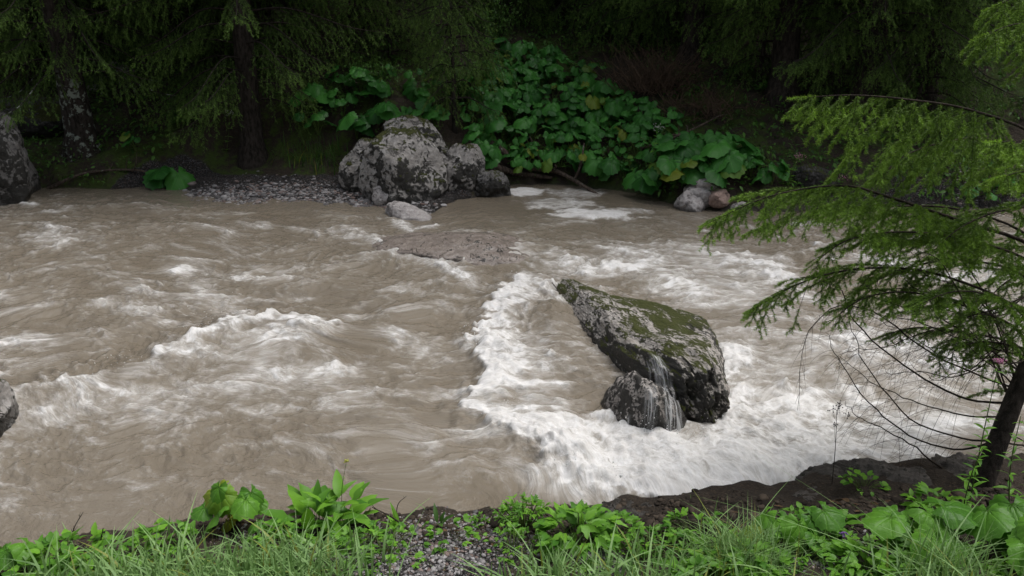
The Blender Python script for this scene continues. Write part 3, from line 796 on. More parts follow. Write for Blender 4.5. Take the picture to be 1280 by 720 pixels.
for i, (px, py, dy, z_, lb) in enumerate([(720, 40, 0.3, 1.0, "young dense spruce in the dark just above the butterbur colony"), (790, 70, 0.6, 1.1, "young dense spruce behind the larger brown leafless bush"), (860, 95, 1.6, 1.2, "young dense spruce between the brown bushes and the dark hollow"),
        (1060, 150, 0.4, 0.9, "young spruce at the back of the dark hollow on the right"), (640, 45, 0.8, 1.0, "young spruce at the top left end of the butterbur colony"), (270, 120, 0.4, 0.9, "young spruce in the shade left of the plain dark trunk"), (480, 90, 0.5, 0.9, "young spruce behind the group of pale boulders, left of the thin pole-like one"),
        (1150, 170, 0.2, 0.9, "young spruce in the shade under the right-hand spruces"), (40, 120, 0.3, 0.9, "young spruce behind the flat-topped dark boulder at the left edge")]):
    plant_tree("spruce_tree", SP_E, BARK, on(px, py, dy), lb, "sapling", rz=1.3 * i, sc_=z_)
plant_tree("spruce_tree", SP_A, BARK, on(430, 110, 1.6), "spruce with drooping boughs behind the mossy boulder group", "tree", rz=5.0)
plant_tree("spruce_tree", SP_B, BARK, on(20, 150, 1.2), "spruce at the left picture edge behind the flat-topped dark boulder", "tree", rz=3.3)
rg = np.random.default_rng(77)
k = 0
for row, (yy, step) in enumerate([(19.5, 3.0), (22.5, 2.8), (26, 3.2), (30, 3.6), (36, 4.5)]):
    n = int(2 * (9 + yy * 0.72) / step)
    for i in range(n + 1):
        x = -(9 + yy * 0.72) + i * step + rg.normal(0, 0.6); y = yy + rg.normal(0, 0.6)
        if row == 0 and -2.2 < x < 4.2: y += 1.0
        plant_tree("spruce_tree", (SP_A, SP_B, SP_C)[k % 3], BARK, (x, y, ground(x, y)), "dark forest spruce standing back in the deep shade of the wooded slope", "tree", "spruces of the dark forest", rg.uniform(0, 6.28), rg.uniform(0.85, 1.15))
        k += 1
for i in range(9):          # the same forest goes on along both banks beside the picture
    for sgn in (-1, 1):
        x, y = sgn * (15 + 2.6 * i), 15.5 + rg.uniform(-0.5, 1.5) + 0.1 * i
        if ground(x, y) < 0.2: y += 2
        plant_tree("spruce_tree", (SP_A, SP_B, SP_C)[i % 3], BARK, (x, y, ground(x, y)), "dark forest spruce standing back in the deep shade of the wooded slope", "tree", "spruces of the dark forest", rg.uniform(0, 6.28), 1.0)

for i in range(12):         # unseen spruces added behind the photographer to shade the far forest
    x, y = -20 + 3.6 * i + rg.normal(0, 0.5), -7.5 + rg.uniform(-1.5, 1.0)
    plant_tree("spruce_tree", (SP_A, SP_B, SP_C)[i % 3], BARK, (x, y, ground(x, y)), "unseen spruce added behind the photographer to darken the far forest", "tree", "added spruces behind the photographer", rg.uniform(0, 6.28), 1.0)

# ------------------------------------------------------------------ the leaning spruce on the near bank
def near_spruce():
    rg = np.random.default_rng(5)
    b0 = hit(1228, 606)
    root = empty("leaning_spruce", tuple(b0), "leaning spruce on the near bank with green boughs and bare lower branches over the water", "tree")
    Y0 = b0[1]
    tp = [b0 - [0.02, 0, 0.3], b0, at_y(1252, 540, Y0 + 0.08), at_y(1286, 455, Y0 + 0.2), at_y(1345, 330, Y0 + 0.42), at_y(1390, 200, Y0 + 0.6)]
    tp += [tp[-1] + [0.3, 0.2, 1.2], tp[-1] + [0.45, 0.35, 3.0], tp[-1] + [0.5, 0.4, 4.6]]
    C = curve(tp, 40)
    tr = MB(); rad = np.interp(np.arange(40), [0, 5, 14, 39], [0.095, 0.064, 0.052, 0.010])
    V, T, Q = tube_geo(C, rad, 12); tr.add(V + 0.01 * fbm(V * [14, 14, 4], 3)[:, None], T, Q)
    tr.build("trunk", BARK, root)
    def trunk_at(z):
        k = np.argmin(np.abs(C[:, 2] - z)); return C[k]
    def branch(px_pts, seed, **kw):
        """px_pts: (px, py, y) places of the bough in the scene, tip last; it grows out of the trunk"""
        pts = [at_y(*p) for p in px_pts]
        s = trunk_at(pts[0][2] - 0.25) if kw.pop("from_trunk", True) else None
        if s is not None: pts = [s] + pts
        wd = MB(); sg = []
        nk = kw.pop("nk", {})
        bough(wd, sg, pts, np.random.default_rng(seed), **kw)
        o = wd.build("branch", TWIG, root)
        if sg:
            nd = MB(); needles(nd, sg, seed + 50, **nk)
            f = nd.build("needles", NEEDLE_NEAR, None, tuple(b0)); f.location = (0, 0, 0); f.parent = o
    # upper arching bough with hanging fronds
    branch([(1300, 172, 5.2), (1215, 138, 4.9), (1130, 124, 4.7), (1060, 119, 4.6), (994, 123, 4.5)], 1, r0=0.013, bare=0.38, twig=0.44, ang=42, droop=0.65, gap=0.05, sub=0.105, fresh=0.85, hang=0.42, bare_twigs=0.05, old=0.22)
    branch([(1320, 215, 5.4), (1240, 175, 5.3), (1180, 178, 5.2), (1130, 195, 5.1), (1085, 228, 5.0)], 2, r0=0.011, bare=0.3, twig=0.36, ang=45, droop=0.7, sub=0.10, fresh=0.55, hang=0.12, bare_twigs=0.1, old=0.15)
    # long middle bough reaching left over the river
    branch([(1290, 308, 5.0), (1200, 276, 4.9), (1110, 246, 4.8), (1050, 232, 4.75), (960, 246, 4.7), (884, 280, 4.65)], 3, r0=0.016, bare=0.30, twig=0.42, ang=48, droop=0.34, gap=0.042, sub=0.11, fresh=0.8, hang=0.14, bare_twigs=0.08, old=0.2, tipfade=0.55)
    branch([(1290, 300, 5.4), (1200, 262, 5.4), (1100, 258, 5.3), (1010, 262, 5.2), (935, 292, 5.15)], 4, r0=0.012, bare=0.25, twig=0.36, ang=48, droop=0.34, gap=0.045, sub=0.10, fresh=0.65, hang=0.16, bare_twigs=0.35, old=0.12)
    branch([(1290, 330, 4.9), (1210, 300, 4.7), (1130, 290, 4.6), (1060, 300, 4.5), (1010, 335, 4.45)], 5, r0=0.012, bare=0.25, twig=0.34, ang=50, droop=0.28, gap=0.05, sub=0.10, fresh=0.8, hang=0.12, bare_twigs=0.15, old=0.15)
    # lower boughs
    branch([(1280, 395, 4.9), (1180, 345, 4.8), (1090, 335, 4.75), (1010, 350, 4.7), (938, 388, 4.65)], 6, r0=0.013, bare=0.45, twig=0.34, ang=48, droop=0.28, gap=0.045, sub=0.10, fresh=0.75, hang=0.12, bare_twigs=0.3, old=0.2, tipfade=0.5)
    branch([(1285, 350, 5.3), (1200, 325, 5.3), (1120, 340, 5.25), (1060, 372, 5.2)], 7, r0=0.012, bare=0.3, twig=0.36, ang=50, droop=0.26, gap=0.05, sub=0.10, fresh=0.5, hang=0.12, bare_twigs=0.45, old=0.12)
    branch([(1278, 420, 4.8), (1200, 380, 4.6), (1130, 365, 4.5), (1075, 375, 4.4), (1035, 405, 4.35)], 8, r0=0.012, bare=0.3, twig=0.30, ang=52, droop=0.26, gap=0.05, sub=0.09, fresh=0.7, hang=0.10, bare_twigs=0.4, old=0.15)
    branch([(1275, 440, 5.1), (1200, 415, 5.1), (1140, 410, 5.1), (1090, 425, 5.05)], 9, r0=0.012, bare=0.25, twig=0.34, ang=52, droop=0.34, gap=0.05, sub=0.08, fresh=0.3, hang=0.10, bare_twigs=0.45, old=0.08)
    branch([(1290, 400, 4.6), (1240, 370, 4.4), (1190, 365, 4.3), (1140, 385, 4.2)], 10, r0=0.011, bare=0.3, twig=0.30, ang=52, droop=0.26, gap=0.05, sub=0.09, fresh=0.75, hang=0.10, bare_twigs=0.1, old=0.15)
    branch([(1300, 450, 4.7), (1255, 430, 4.55), (1210, 430, 4.5), (1170, 455, 4.45)], 11, r0=0.010, bare=0.25, twig=0.28, ang=52, droop=0.34, gap=0.05, sub=0.07, fresh=0.45, hang=0.10, bare_twigs=0.4, old=0.1)
    branch([(1330, 260, 4.9), (1260, 262, 4.7), (1200, 285, 4.6), (1150, 330, 4.5)], 12, r0=0.011, bare=0.25, twig=0.36, ang=50, droop=0.28, gap=0.05, sub=0.10, fresh=0.7, hang=0.12, bare_twigs=0.3, old=0.15)
    branch([(1340, 330, 5.6), (1270, 345, 5.6), (1220, 390, 5.5), (1180, 440, 5.4)], 13, r0=0.011, bare=0.2, twig=0.40, ang=50, droop=0.26, gap=0.05, sub=0.10, fresh=0.35, hang=0.12, bare_twigs=0.45, old=0.08)
    # near bright fronds that come in from beyond the right picture edge
    branch([(1400, 210, 4.2), (1340, 186, 3.9), (1285, 176, 3.7), (1238, 178, 3.55)], 14, r0=0.008, bare=0.3, twig=0.22, ang=50, droop=0.34, gap=0.05, sub=0.07, fresh=1.0, hang=0.35, bare_twigs=0.0, old=0.35)
    branch([(1400, 240, 4.2), (1340, 222, 3.9), (1285, 214, 3.7), (1244, 224, 3.55)], 15, r0=0.008, bare=0.3, twig=0.22, ang=50, droop=0.34, gap=0.05, sub=0.07, fresh=1.0, hang=0.35, bare_twigs=0.0, old=0.35)
    branch([(1400, 60, 4.8), (1330, 30, 4.6), (1270, 30, 4.5), (1222, 48, 4.4)], 16, r0=0.009, bare=0.3, twig=0.30, ang=45, droop=0.7, gap=0.05, sub=0.07, fresh=0.7, hang=0.16, bare_twigs=0.0, old=0.25)
    branch([(1400, 10, 4.9), (1340, -20, 4.8), (1290, -12, 4.7), (1235, 12, 4.6)], 17, r0=0.009, bare=0.3, twig=0.30, ang=45, droop=0.7, gap=0.05, sub=0.07, fresh=0.7, hang=0.16, bare_twigs=0.0, old=0.25)
    # bare dead branches sweeping down and out over the water
    dead = dict(sub=0, bare_twigs=1e9, fresh=0, old=0, twig=0.30, ang=48, droop=0.7, gap=0.055, hang=0.3, bare=0.25, twig_r=0.0014, crook=0.014)
    def bare(px_pts, seed, z0, r0=0.009, **kw):
        pts = [trunk_at(z0)] + [at_y(*p) for p in px_pts]
        wd = MB(); sg = []
        a = dict(dead); a.update(kw)
        bough(wd, sg, pts, np.random.default_rng(seed), r0=r0, **a)
        wd.build("branch", TWIG, root)
    zb = b0[2]
    bare([(1200, 597, 4.5), (1150, 560, 4.5), (1100, 525, 4.5), (1072, 500, 4.5)], 31, zb + 0.12, 0.009)
    bare([(1190, 560, 4.6), (1120, 535, 4.6), (1070, 490, 4.6), (1040, 445, 4.6), (1025, 405, 4.6)], 32, zb + 0.24, 0.008, twig=0.30)
    bare([(1200, 548, 4.8), (1130, 520, 4.8), (1080, 470, 4.8), (1055, 425, 4.8), (1048, 390, 4.8)], 33, zb + 0.30, 0.008, twig=0.26)
    bare([(1210, 500, 4.6), (1140, 470, 4.6), (1080, 420, 4.6), (1045, 370, 4.6), (1010, 345, 4.6)], 34, zb + 0.48, 0.009, twig=0.3)
    bare([(1225, 470, 4.9), (1160, 440, 4.9), (1095, 400, 4.9), (1040, 395, 4.9), (1012, 430, 4.9), (1002, 520, 4.9)], 35, zb + 0.58, 0.008, twig=0.2)
    bare([(1220, 520, 4.4), (1160, 505, 4.35), (1110, 480, 4.3), (1070, 450, 4.3)], 36, zb + 0.40, 0.007)
    bare([(1240, 440, 4.7), (1180, 400, 4.7), (1130, 350, 4.7), (1080, 310, 4.7)], 37, zb + 0.68, 0.008)
    bare([(1256, 420, 5.0), (1220, 370, 5.0), (1195, 320, 5.0), (1185, 270, 5.0)], 38, zb + 0.78, 0.008)
    rb = np.random.default_rng(404)
    for i in range(14):      # the tangle of thin dead branches inside the lower crown
        z0 = zb + rb.uniform(0.35, 1.5); x1, y1 = rb.uniform(1080, 1220), rb.uniform(330, 500); yy = rb.uniform(4.3, 5.2)
        bare([(0.4 * x1 + 770, 0.5 * y1 + 225 - rb.uniform(-20, 30), yy), (x1, y1, yy), (x1 - rb.uniform(30, 70), y1 - rb.uniform(-40, 40), yy)], 60 + i, z0, 0.006, twig=rb.uniform(0.2, 0.36), gap=0.07)
    bare([(1290, 560, 4.5), (1262, 552, 4.5), (1275, 600, 4.5)], 39, zb + 0.3, 0.007)
near_spruce()
# ------------------------------------------------------------------ leaf shapes
def round_leaf(size, rg, lobes=9, na=34, nr=5, cup=0.10, wave=0.045, notch=2.72, tooth=0.055):
    """butterbur blade in its own frame: stalk at the origin, tip along +x, upper face +z"""
    th = np.linspace(-notch, notch, na)
    rr = 0.5 * size * (0.86 + 0.30 * np.cos(th) + 0.10 * np.cos(2 * th)) * (1 + tooth * np.where(np.arange(na) % 2, 1, -1) * rg.uniform(0.6, 1.3, na))
    rr *= 1 + 0.05 * np.sin(th * 3 + rg.uniform(0, 6))
    rho = np.linspace(0, 1, nr + 1)[1:]
    ph = rg.uniform(0, 6.28)
    Rr = rho[:, None] * rr[None]
    z = size * (cup * rho[:, None] ** 0.8 * (1 - 1.25 * rho[:, None] ** 1.6) + wave * rho[:, None] ** 1.5 * np.sin(lobes * 0.5 * th + ph)[None] + 0.020 * rho[:, None] * np.cos(lobes * th)[None])
    z = z - size * 0.10 * rho[:, None] ** 2 * (0.4 + 0.6 * np.abs(np.sin(th))[None]) * rg.uniform(0.3, 1.6)
    V = np.stack([Rr * np.cos(th)[None], Rr * np.sin(th)[None], z], -1).reshape(-1, 3)
    V = np.vstack([V, [0, 0, 0]])
    c = len(V) - 1
    T = [(c, j, j + 1) for j in range(na - 1)]
    i = (np.arange(nr - 1)[:, None] * na + np.arange(na - 1)[None]).ravel()
    Q = np.stack([i, i + na, i + na + 1, i + 1], -1)
    A = np.zeros((len(V), 4)); A[:, 0] = rg.uniform(0.1, 0.9); A[:, 3] = 1
    A[:-1, 1] = np.tile(th, nr); A[:-1, 2] = np.repeat(rho, na)
    return V, T, Q, A

def blade_leaf(length, width, rg, fold=0.12, bend=0.35, n=7, wav=0.0, shape=1.0, teeth=0.0):
    """pointed leaf: base at the origin, along +x, upper face +z"""
    t = np.linspace(0, 1, n)
    wd = 0.5 * width * (np.sin(np.pi * t ** (0.75 * shape)) ** 0.8) * (1 - 0.25 * t)
    if teeth: wd = wd * (1 + teeth * np.where(np.arange(n) % 2, 1, -1))
    wd[0] = 0.04 * width; wd[-1] = 0.0
    x = length * (t - 0.18 * bend * t ** 2); z = -length * bend * t ** 2 * 0.7 + length * 0.10 * bend * t
    wz = wav * width * np.sin(t * 14 + rg.uniform(0, 6))
    V = np.concatenate([np.stack([x, wd, z + fold * wd * 2 + wz], 1), np.stack([x, 0 * x, z], 1), np.stack([x, -wd, z + fold * wd * 2 - wz], 1)])
    i = np.arange(n - 1)
    Q = np.concatenate([np.stack([i + n, i + n + 1, i + 1, i], 1), np.stack([i + 2 * n, i + 2 * n + 1, i + n + 1, i + n], 1)])
    A = np.zeros((len(V), 4)); A[:, 0] = rg.uniform(0.1, 0.9); A[:, 1] = np.concatenate([np.full(n, .35), np.zeros(n), np.full(n, .35)]); A[:, 2] = np.tile(t, 3); A[:, 3] = 1
    return V, None, Q, A

def pose(V, pos, yaw, pitch=0.0, roll=0.0, s=1.0):
    M = np.array(Matrix.Rotation(yaw, 3, 'Z') @ Matrix.Rotation(-pitch, 3, 'Y') @ Matrix.Rotation(roll, 3, 'X'))
    return (V * s) @ M.T + np.asarray(pos)

def put(mb, geo, pos, yaw, pitch=0, roll=0, shade=None, yellow=None):
    V, T, Q, A = geo
    if shade is not None or yellow is not None:
        A = A.copy()
        if shade is not None: A[:, 0] = shade
        if yellow is not None: A[:, 3] = 1 - yellow
    mb.add(pose(V, pos, yaw, pitch, roll), T, Q, A)

def butterbur(base, seed, label, n=6, size=(0.3, 0.46), height=(0.25, 0.6), spread=0.35, mat=None, face=-1.571, group=None, facing=0.55, yellow=0, name="butterbur_plant", yaws=None):
    rg = np.random.default_rng(seed)
    root = empty(name, tuple(base), label, "plant", group)
    fo, st = MB(), MB(); ye = MB()
    for i in range(n):
        old_ = i < yellow
        a = (face + rg.uniform(-1.5, 1.5)) if yaws is None else yaws[i % len(yaws)] + rg.normal(0, 0.2)
        s = rg.uniform(*size) * (0.75 if old_ else 1); h = rg.uniform(*height) * (0.35 if old_ else 1)
        out = rg.uniform(0.15, 1.0) * spread
        p = np.asarray(base) + [math.cos(a) * out, math.sin(a) * out, h]
        c = curve([np.asarray(base) - [0, 0, 0.05], np.asarray(base) + [math.cos(a) * out * 0.35, math.sin(a) * out * 0.35, h * 0.65], p], 7)
        V, T, Q = tube_geo(c, np.linspace(0.009, 0.006, 7) * (0.6 + s), 5); st.add(V, T, Q, (0.4, 0, 0, 1))
        yaw = a * (1 - facing * 0.4) + face * facing * 0.4 + rg.normal(0, 0.35)
        put(ye if i < yellow else fo, round_leaf(s, rg), p, yaw, -rg.uniform(0.15, 0.95) * (0.4 + facing), rg.normal(0, 0.28), yellow=0.75 if i < yellow else (rg.uniform(0.15, 0.5) if rg.random() < 0.07 else None))
    fo.build("foliage", mat or BUTTERBUR, root); st.build("stalk", STALK, root)
    if yellow: o = ye.build("old_leaf", mat or BUTTERBUR, root); o["label"] = "yellowing withered leaf"
    return root

# butterbur colony on the far slope: plants one cannot tell apart share a label
def in_poly(px, py, poly):
    c = False; j = len(poly) - 1
    for i in range(len(poly)):
        xi, yi = poly[i]; xj, yj = poly[j]
        if (yi > py) != (yj > py) and px < (xj - xi) * (py - yi) / (yj - yi) + xi: c = not c
        j = i
    return c
rgb = np.random.default_rng(3)
def colony(poly, count, mind, label, group, seed, **kw):
    pts = []; tries = 0
    xs = [p[0] for p in poly]; ys_ = [p[1] for p in poly]
    while len(pts) < count and tries < 4000:
        tries += 1
        p = (rgb.uniform(min(xs), max(xs)), rgb.uniform(min(ys_), max(ys_)))
        if not in_poly(*p, poly): continue
        q = hit(*p)
        if all(np.hypot(q[0] - o[0], q[1] - o[1]) > mind for o in pts): pts.append(q)
    sz = kw.pop("size")
    for i, q in enumerate(pts):
        m_ = rgb.uniform(0.55, 1.2)
        butterbur(q, seed + i, label, group=group, size=(sz[0] * m_, sz[1] * m_), **kw)
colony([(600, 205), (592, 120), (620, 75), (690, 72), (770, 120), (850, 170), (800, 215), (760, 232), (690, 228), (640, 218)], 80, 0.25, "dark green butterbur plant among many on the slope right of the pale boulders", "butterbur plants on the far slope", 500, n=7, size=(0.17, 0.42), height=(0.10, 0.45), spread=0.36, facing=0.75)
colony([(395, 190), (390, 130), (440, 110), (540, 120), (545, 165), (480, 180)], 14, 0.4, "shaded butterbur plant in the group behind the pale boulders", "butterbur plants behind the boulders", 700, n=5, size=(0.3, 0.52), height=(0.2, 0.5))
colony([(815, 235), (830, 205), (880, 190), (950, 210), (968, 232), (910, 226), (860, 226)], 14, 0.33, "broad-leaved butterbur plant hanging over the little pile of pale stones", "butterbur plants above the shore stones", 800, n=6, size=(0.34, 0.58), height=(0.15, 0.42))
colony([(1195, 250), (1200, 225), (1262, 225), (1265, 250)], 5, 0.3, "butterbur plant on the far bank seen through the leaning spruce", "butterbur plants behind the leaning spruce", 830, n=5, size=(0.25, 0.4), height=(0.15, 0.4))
butterbur(hit(218, 228), 901, "dark glossy butterbur clump on the water's edge left of the gravel bar", n=6, size=(0.42, 0.62), height=(0.12, 0.36), spread=0.35)
butterbur(hit(170, 188), 902, "small butterbur plant on the mossy slope right of the lichened trunk", n=5, size=(0.14, 0.24), height=(0.12, 0.35), spread=0.2)

# ------------------------------------------------------------------ forest undergrowth of the far bank (ground cover nobody could count)
def undergrowth():
    rg = np.random.default_rng(9); mb = MB()
    def clump(q, n, s, hmax, spread):
        for _ in range(n):
            a = rg.uniform(0, 6.28); r = spread * math.sqrt(rg.random())
            x, y = q[0] + r * math.cos(a), q[1] + r * math.sin(a)
            z = q[2] + rg.uniform(0.02, hmax)
            put(mb, blade_leaf(s * rg.uniform(0.6, 1.4), s * rg.uniform(0.35, 0.75), rg, n=4), (x, y, z), rg.uniform(-3.1, 0.0), rg.uniform(-0.9, 0.5), rg.normal(0, 0.4), shade=rg.uniform(0, 1) ** 1.5)
    for _ in range(3000):
        x = rg.uniform(-11, 11); y = far_y(x) + 0.25 + 7 * rg.random() ** 1.3
        q = (x, y, ground(x, y))
        gb, _, _ = polydist(np.array([x]), np.array([y]), GRAVEL_BAR)
        if gb[0] < 1.3 or fbm(np.array([[x * 0.5, y * 0.5]]), 2)[0] < -0.18: continue
        clump(q, rg.integers(5, 16), rg.choice([0.05, 0.07, 0.10]), rg.uniform(0.05, 0.35), rg.uniform(0.1, 0.35))
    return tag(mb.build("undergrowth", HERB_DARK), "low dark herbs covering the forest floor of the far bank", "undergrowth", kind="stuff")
undergrowth()

# ------------------------------------------------------------------ grass
def grass_blades(mb, bases, rg, height=(0.12, 0.3), width=0.006, lean=0.6, seg=5, dirs=None, shade=(0.1, 1.0)):
    n = len(bases); B = np.asarray(bases, float)
    a = rg.uniform(0, 6.283, n) if dirs is None else dirs
    h = rg.uniform(*height, n); le = np.abs(rg.normal(0, lean, n)) * h
    t = np.linspace(0, 1, seg + 1)
    d = np.stack([np.cos(a), np.sin(a), 0 * a], 1); sdir = np.stack([-np.sin(a + rg.normal(0, .5, n)), np.cos(a), 0 * a], 1)
    cen = B[:, None] + d[:, None] * (le[:, None] * t[None] ** 1.8)[..., None]
    cen[..., 2] += h[:, None] * (t[None] - 0.30 * t[None] ** 2.5 * np.minimum(1.6, le / h)[:, None])
    w_ = (width * rg.uniform(0.6, 1.4, n))[:, None] * (1 - t[None] ** 2.2) * 0.5
    L, Rr = cen - sdir[:, None] * w_[..., None], cen + sdir[:, None] * w_[..., None]
    V = np.stack([L, Rr], 2).reshape(-1, 3)
    k = (np.arange(n)[:, None] * 2 * (seg + 1) + np.arange(seg)[None] * 2).ravel()
    A = np.zeros((len(V), 4)); A[:, 0] = np.repeat(rg.uniform(*shade, n), 2 * (seg + 1)); A[:, 3] = np.repeat(np.where(rg.random(n) < 0.08, 0.45, 1.0), 2 * (seg + 1))
    mb.add(V, None, np.stack([k, k + 1, k + 3, k + 2], -1), A)

def scatter(spots, rg, per):
    out = []
    for px, py, r, dens in spots:
        q = hit(px, py)
        n = int(per * dens * r * r)
        x = q[0] + rg.normal(0, r * 0.6, n); y = q[1] + rg.normal(0, r * 0.5, n)
        z = ground_at(x, y)
        ok = z > 0.1
        out.append(np.stack([x, y, z - 0.01], 1)[ok])
    return np.concatenate(out)

rg = np.random.default_rng(21)
g = MB()
grass_blades(g, scatter([(120, 745, .4, .9), (190, 742, .35, 1.2), (270, 738, .35, 1.6), (340, 738, .35, 1.7), (400, 742, .28, 1.2), (30, 760, .4, .5), (665, 748, .22, 1.0), (740, 745, .25, .9), (800, 742, .28, 1.1), (860, 745, .3, .7),
             (1200, 765, .3, .9), (1020, 765, .3, .4), (1110, 765, .3, .4)], rg, 1500), rg, (0.12, 0.30), 0.014, 0.8)
grass_blades(g, scatter([(480, 690, .5, .4), (620, 670, .4, .35), (900, 690, .6, .5), (560, 690, .5, .15), (200, 690, .5, .35), (1060, 680, .4, .4)], rg, 260), rg, (0.04, 0.10), 0.004, 0.7)
tag(g.build("grass", GRASS), "long pale green grass along the edge of the near bank", "grass", kind="stuff")
g = MB()
grass_blades(g, scatter([(405, 205, .35, 1.0), (390, 195, .3, .8), (440, 215, .25, .6), (790, 232, .3, 1.2), (800, 240, .2, 1.0), (355, 185, .3, .5), (550, 205, .2, .6)], rg, 700), rg, (0.15, 0.4), 0.012, 0.7, shade=(0, 0.6))
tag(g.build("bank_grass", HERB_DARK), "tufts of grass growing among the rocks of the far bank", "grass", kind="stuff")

def sedge(px, py, seed, label, n, h, wd, lean, r=0.09):
    q = hit(px, py); rg = np.random.default_rng(seed)
    root = empty("sedge_tuft", tuple(q), label, "plant")
    b = np.stack([q[0] + rg.normal(0, r, n), q[1] + rg.normal(0, r * 0.8, n), np.full(n, q[2] - 0.02)], 1)
    m = MB(); grass_blades(m, b, rg, h, wd, lean, 7); m.build("foliage", GRASS, root)
    m = MB(); grass_blades(m, b[: n // 5], rg, (h[0] * 0.4, h[1] * 0.5), wd, 1.1, 5, shade=(0, 0.2)); o = m.build("withered_foliage", DEADWOOD, root); o["label"] = "withered brown lower blades"
sedge(930, 705, 41, "dense yellowish sedge tuft at the near bank edge, left of the young butterbur leaves", 620, (0.14, 0.27), 0.006, 0.9, 0.12)
sedge(1180, 725, 42, "sedge tuft with long arching blades in the lower right corner under the broad leaves", 200, (0.2, 0.36), 0.007, 1.0, 0.1)
sedge(690, 730, 43, "broad pale grass tuft fanning out at the bottom edge beside the dark gravel", 60, (0.16, 0.28), 0.012, 0.9, 0.06)
sedge(350, 722, 44, "thick pale grass tuft at the bottom edge below the young butterbur", 170, (0.14, 0.26), 0.010, 0.85, 0.14)

# ------------------------------------------------------------------ herbs of the near bank
butterbur(hit(300, 652), 911, "butterbur with round toothed leaves on the clod at the near water, two leaves yellow", n=12, size=(0.13, 0.22), height=(0.13, 0.36), spread=0.20, mat=BUTTERBUR_NEAR, yellow=2, facing=0.6)
butterbur(hit(340, 672), 912, "small bluish butterbur right below the leaf clump with yellow leaves", n=4, size=(0.09, 0.14), height=(0.04, 0.12), spread=0.1, mat=BUTTERBUR_NEAR)
butterbur(hit(22, 712), 913, "butterbur with one big flat leaf in the lower left corner", n=5, size=(0.17, 0.24), height=(0.1, 0.22), spread=0.14, mat=BUTTERBUR_NEAR)
butterbur(hit(975, 672), 914, "young butterbur with fan-shaped leaves between the sedge tuft and the streaked rock", n=9, size=(0.14, 0.23), height=(0.08, 0.26), spread=0.22, mat=BUTTERBUR_NEAR)
butterbur(hit(1120, 680), 915, "bright yellow-green butterbur with wide flat leaves below the dark jagged outcrop", n=9, size=(0.18, 0.34), height=(0.10, 0.27), spread=0.28, mat=BUTTERBUR_NEAR, facing=0.2)
butterbur(hit(1250, 668), 916, "broad-leaved butterbur at the right picture edge below the leaning trunk", n=8, size=(0.2, 0.33), height=(0.10, 0.28), spread=0.25, mat=BUTTERBUR_NEAR, facing=0.5)
butterbur(hit(1290, 705), 917, "butterbur with one large leaf in the lower right corner", n=5, size=(0.22, 0.32), height=(0.12, 0.26), spread=0.2, mat=BUTTERBUR_NEAR)

def herb(px, py, seed, label, n=40, leaf=(0.05, 0.028), height=0.2, spread=0.13, upright=0.3, mat=None, name="herb_plant", teeth=0.0, fold=0.12, shade=(0.1, 1.0), leaflets=1, dy=0.0):
    rg = np.random.default_rng(seed); q = hit(px, py); q[1] += dy; q[2] = ground(q[0], q[1])
    root = empty(name, tuple(q), label, "plant")
    fo, st = MB(), MB()
    for i in range(n):
        a = rg.uniform(0, 6.283); r = spread * math.sqrt(rg.random())
        top = np.array([q[0] + r * math.cos(a), q[1] + r * math.sin(a), q[2] + height * rg.uniform(0.3, 1.0) * (1 - 0.4 * (r / spread) ** 2)])
        b = np.array([q[0] + 0.25 * r * math.cos(a), q[1] + 0.25 * r * math.sin(a), q[2] - 0.02])
        V, T, Q = tube_geo(curve([b, 0.5 * (b + top) + [0, 0, 0.02], top], 5), 0.0018, 3, False); st.add(V, T, Q, (0.5, 0, 0, 1))
        sh = rg.uniform(*shade)
        for j in range(leaflets):
            off = 0 if leaflets == 1 else (j - (leaflets - 1) / 2) * (2.2 / leaflets)
            put(fo, blade_leaf(leaf[0] * rg.uniform(0.7, 1.3), leaf[1] * rg.uniform(0.7, 1.3), rg, fold, n=7, wav=0.05, teeth=teeth), top, a + off + rg.normal(0, 0.25), rg.normal(upright, 0.35), rg.normal(0, 0.25), shade=np.clip(sh + rg.normal(0, 0.1), 0, 1))
    fo.build("foliage", mat or HERB, root); st.build("stalk", STALK, root)
herb(655, 662, 51, "feathery light green cranesbill tuft leaning over the near water in the middle", 85, (0.045, 0.016), 0.2, 0.16, 0.2, teeth=0.3, leaflets=4)
herb(601, 655, 52, "tiny feathery seedling left of the cranesbill tuft", 18, (0.03, 0.012), 0.06, 0.05, 0.3, leaflets=3)
herb(725, 690, 53, "leafy ground elder with broad oval leaflets on the dark gravel beside the cranesbill", 56, (0.09, 0.045), 0.24, 0.2, 0.1, teeth=0.12, leaflets=3)
herb(715, 672, 54, "single upright coltsfoot-like herb with a long bright leaf behind the ground elder", 7, (0.15, 0.06), 0.1, 0.07, 0.9)
herb(395, 668, 55, "leafy dock plant with long upright leaves right of the young butterbur", 36, (0.21, 0.085), 0.20, 0.16, 0.5, fold=0.15)
herb(425, 662, 56, "dock plant with broad light leaves crowding the middle of the near bank clump", 30, (0.19, 0.085), 0.20, 0.14, 0.5, fold=0.15)
herb(500, 668, 57, "dock seedling with two tall narrow leaves beside the crooked dead stick", 6, (0.15, 0.04), 0.05, 0.05, 1.1)
herb(548, 660, 58, "small dark dock leaf standing at the near water edge", 4, (0.11, 0.04), 0.05, 0.03, 1.0, mat=HERB_DARK)
herb(480, 695, 59, "low creeping herb with small round leaves on the dark gravel", 70, (0.035, 0.025), 0.09, 0.24, 0.1, leaflets=3)
herb(85, 715, 60, "thick ground elder patch at the left end of the near bank", 60, (0.08, 0.045), 0.16, 0.24, 0.1, teeth=0.1, leaflets=3)
herb(350, 690, 61, "low small-leaved herb between the grass and the young butterbur", 60, (0.04, 0.026), 0.10, 0.2, 0.1, leaflets=3)
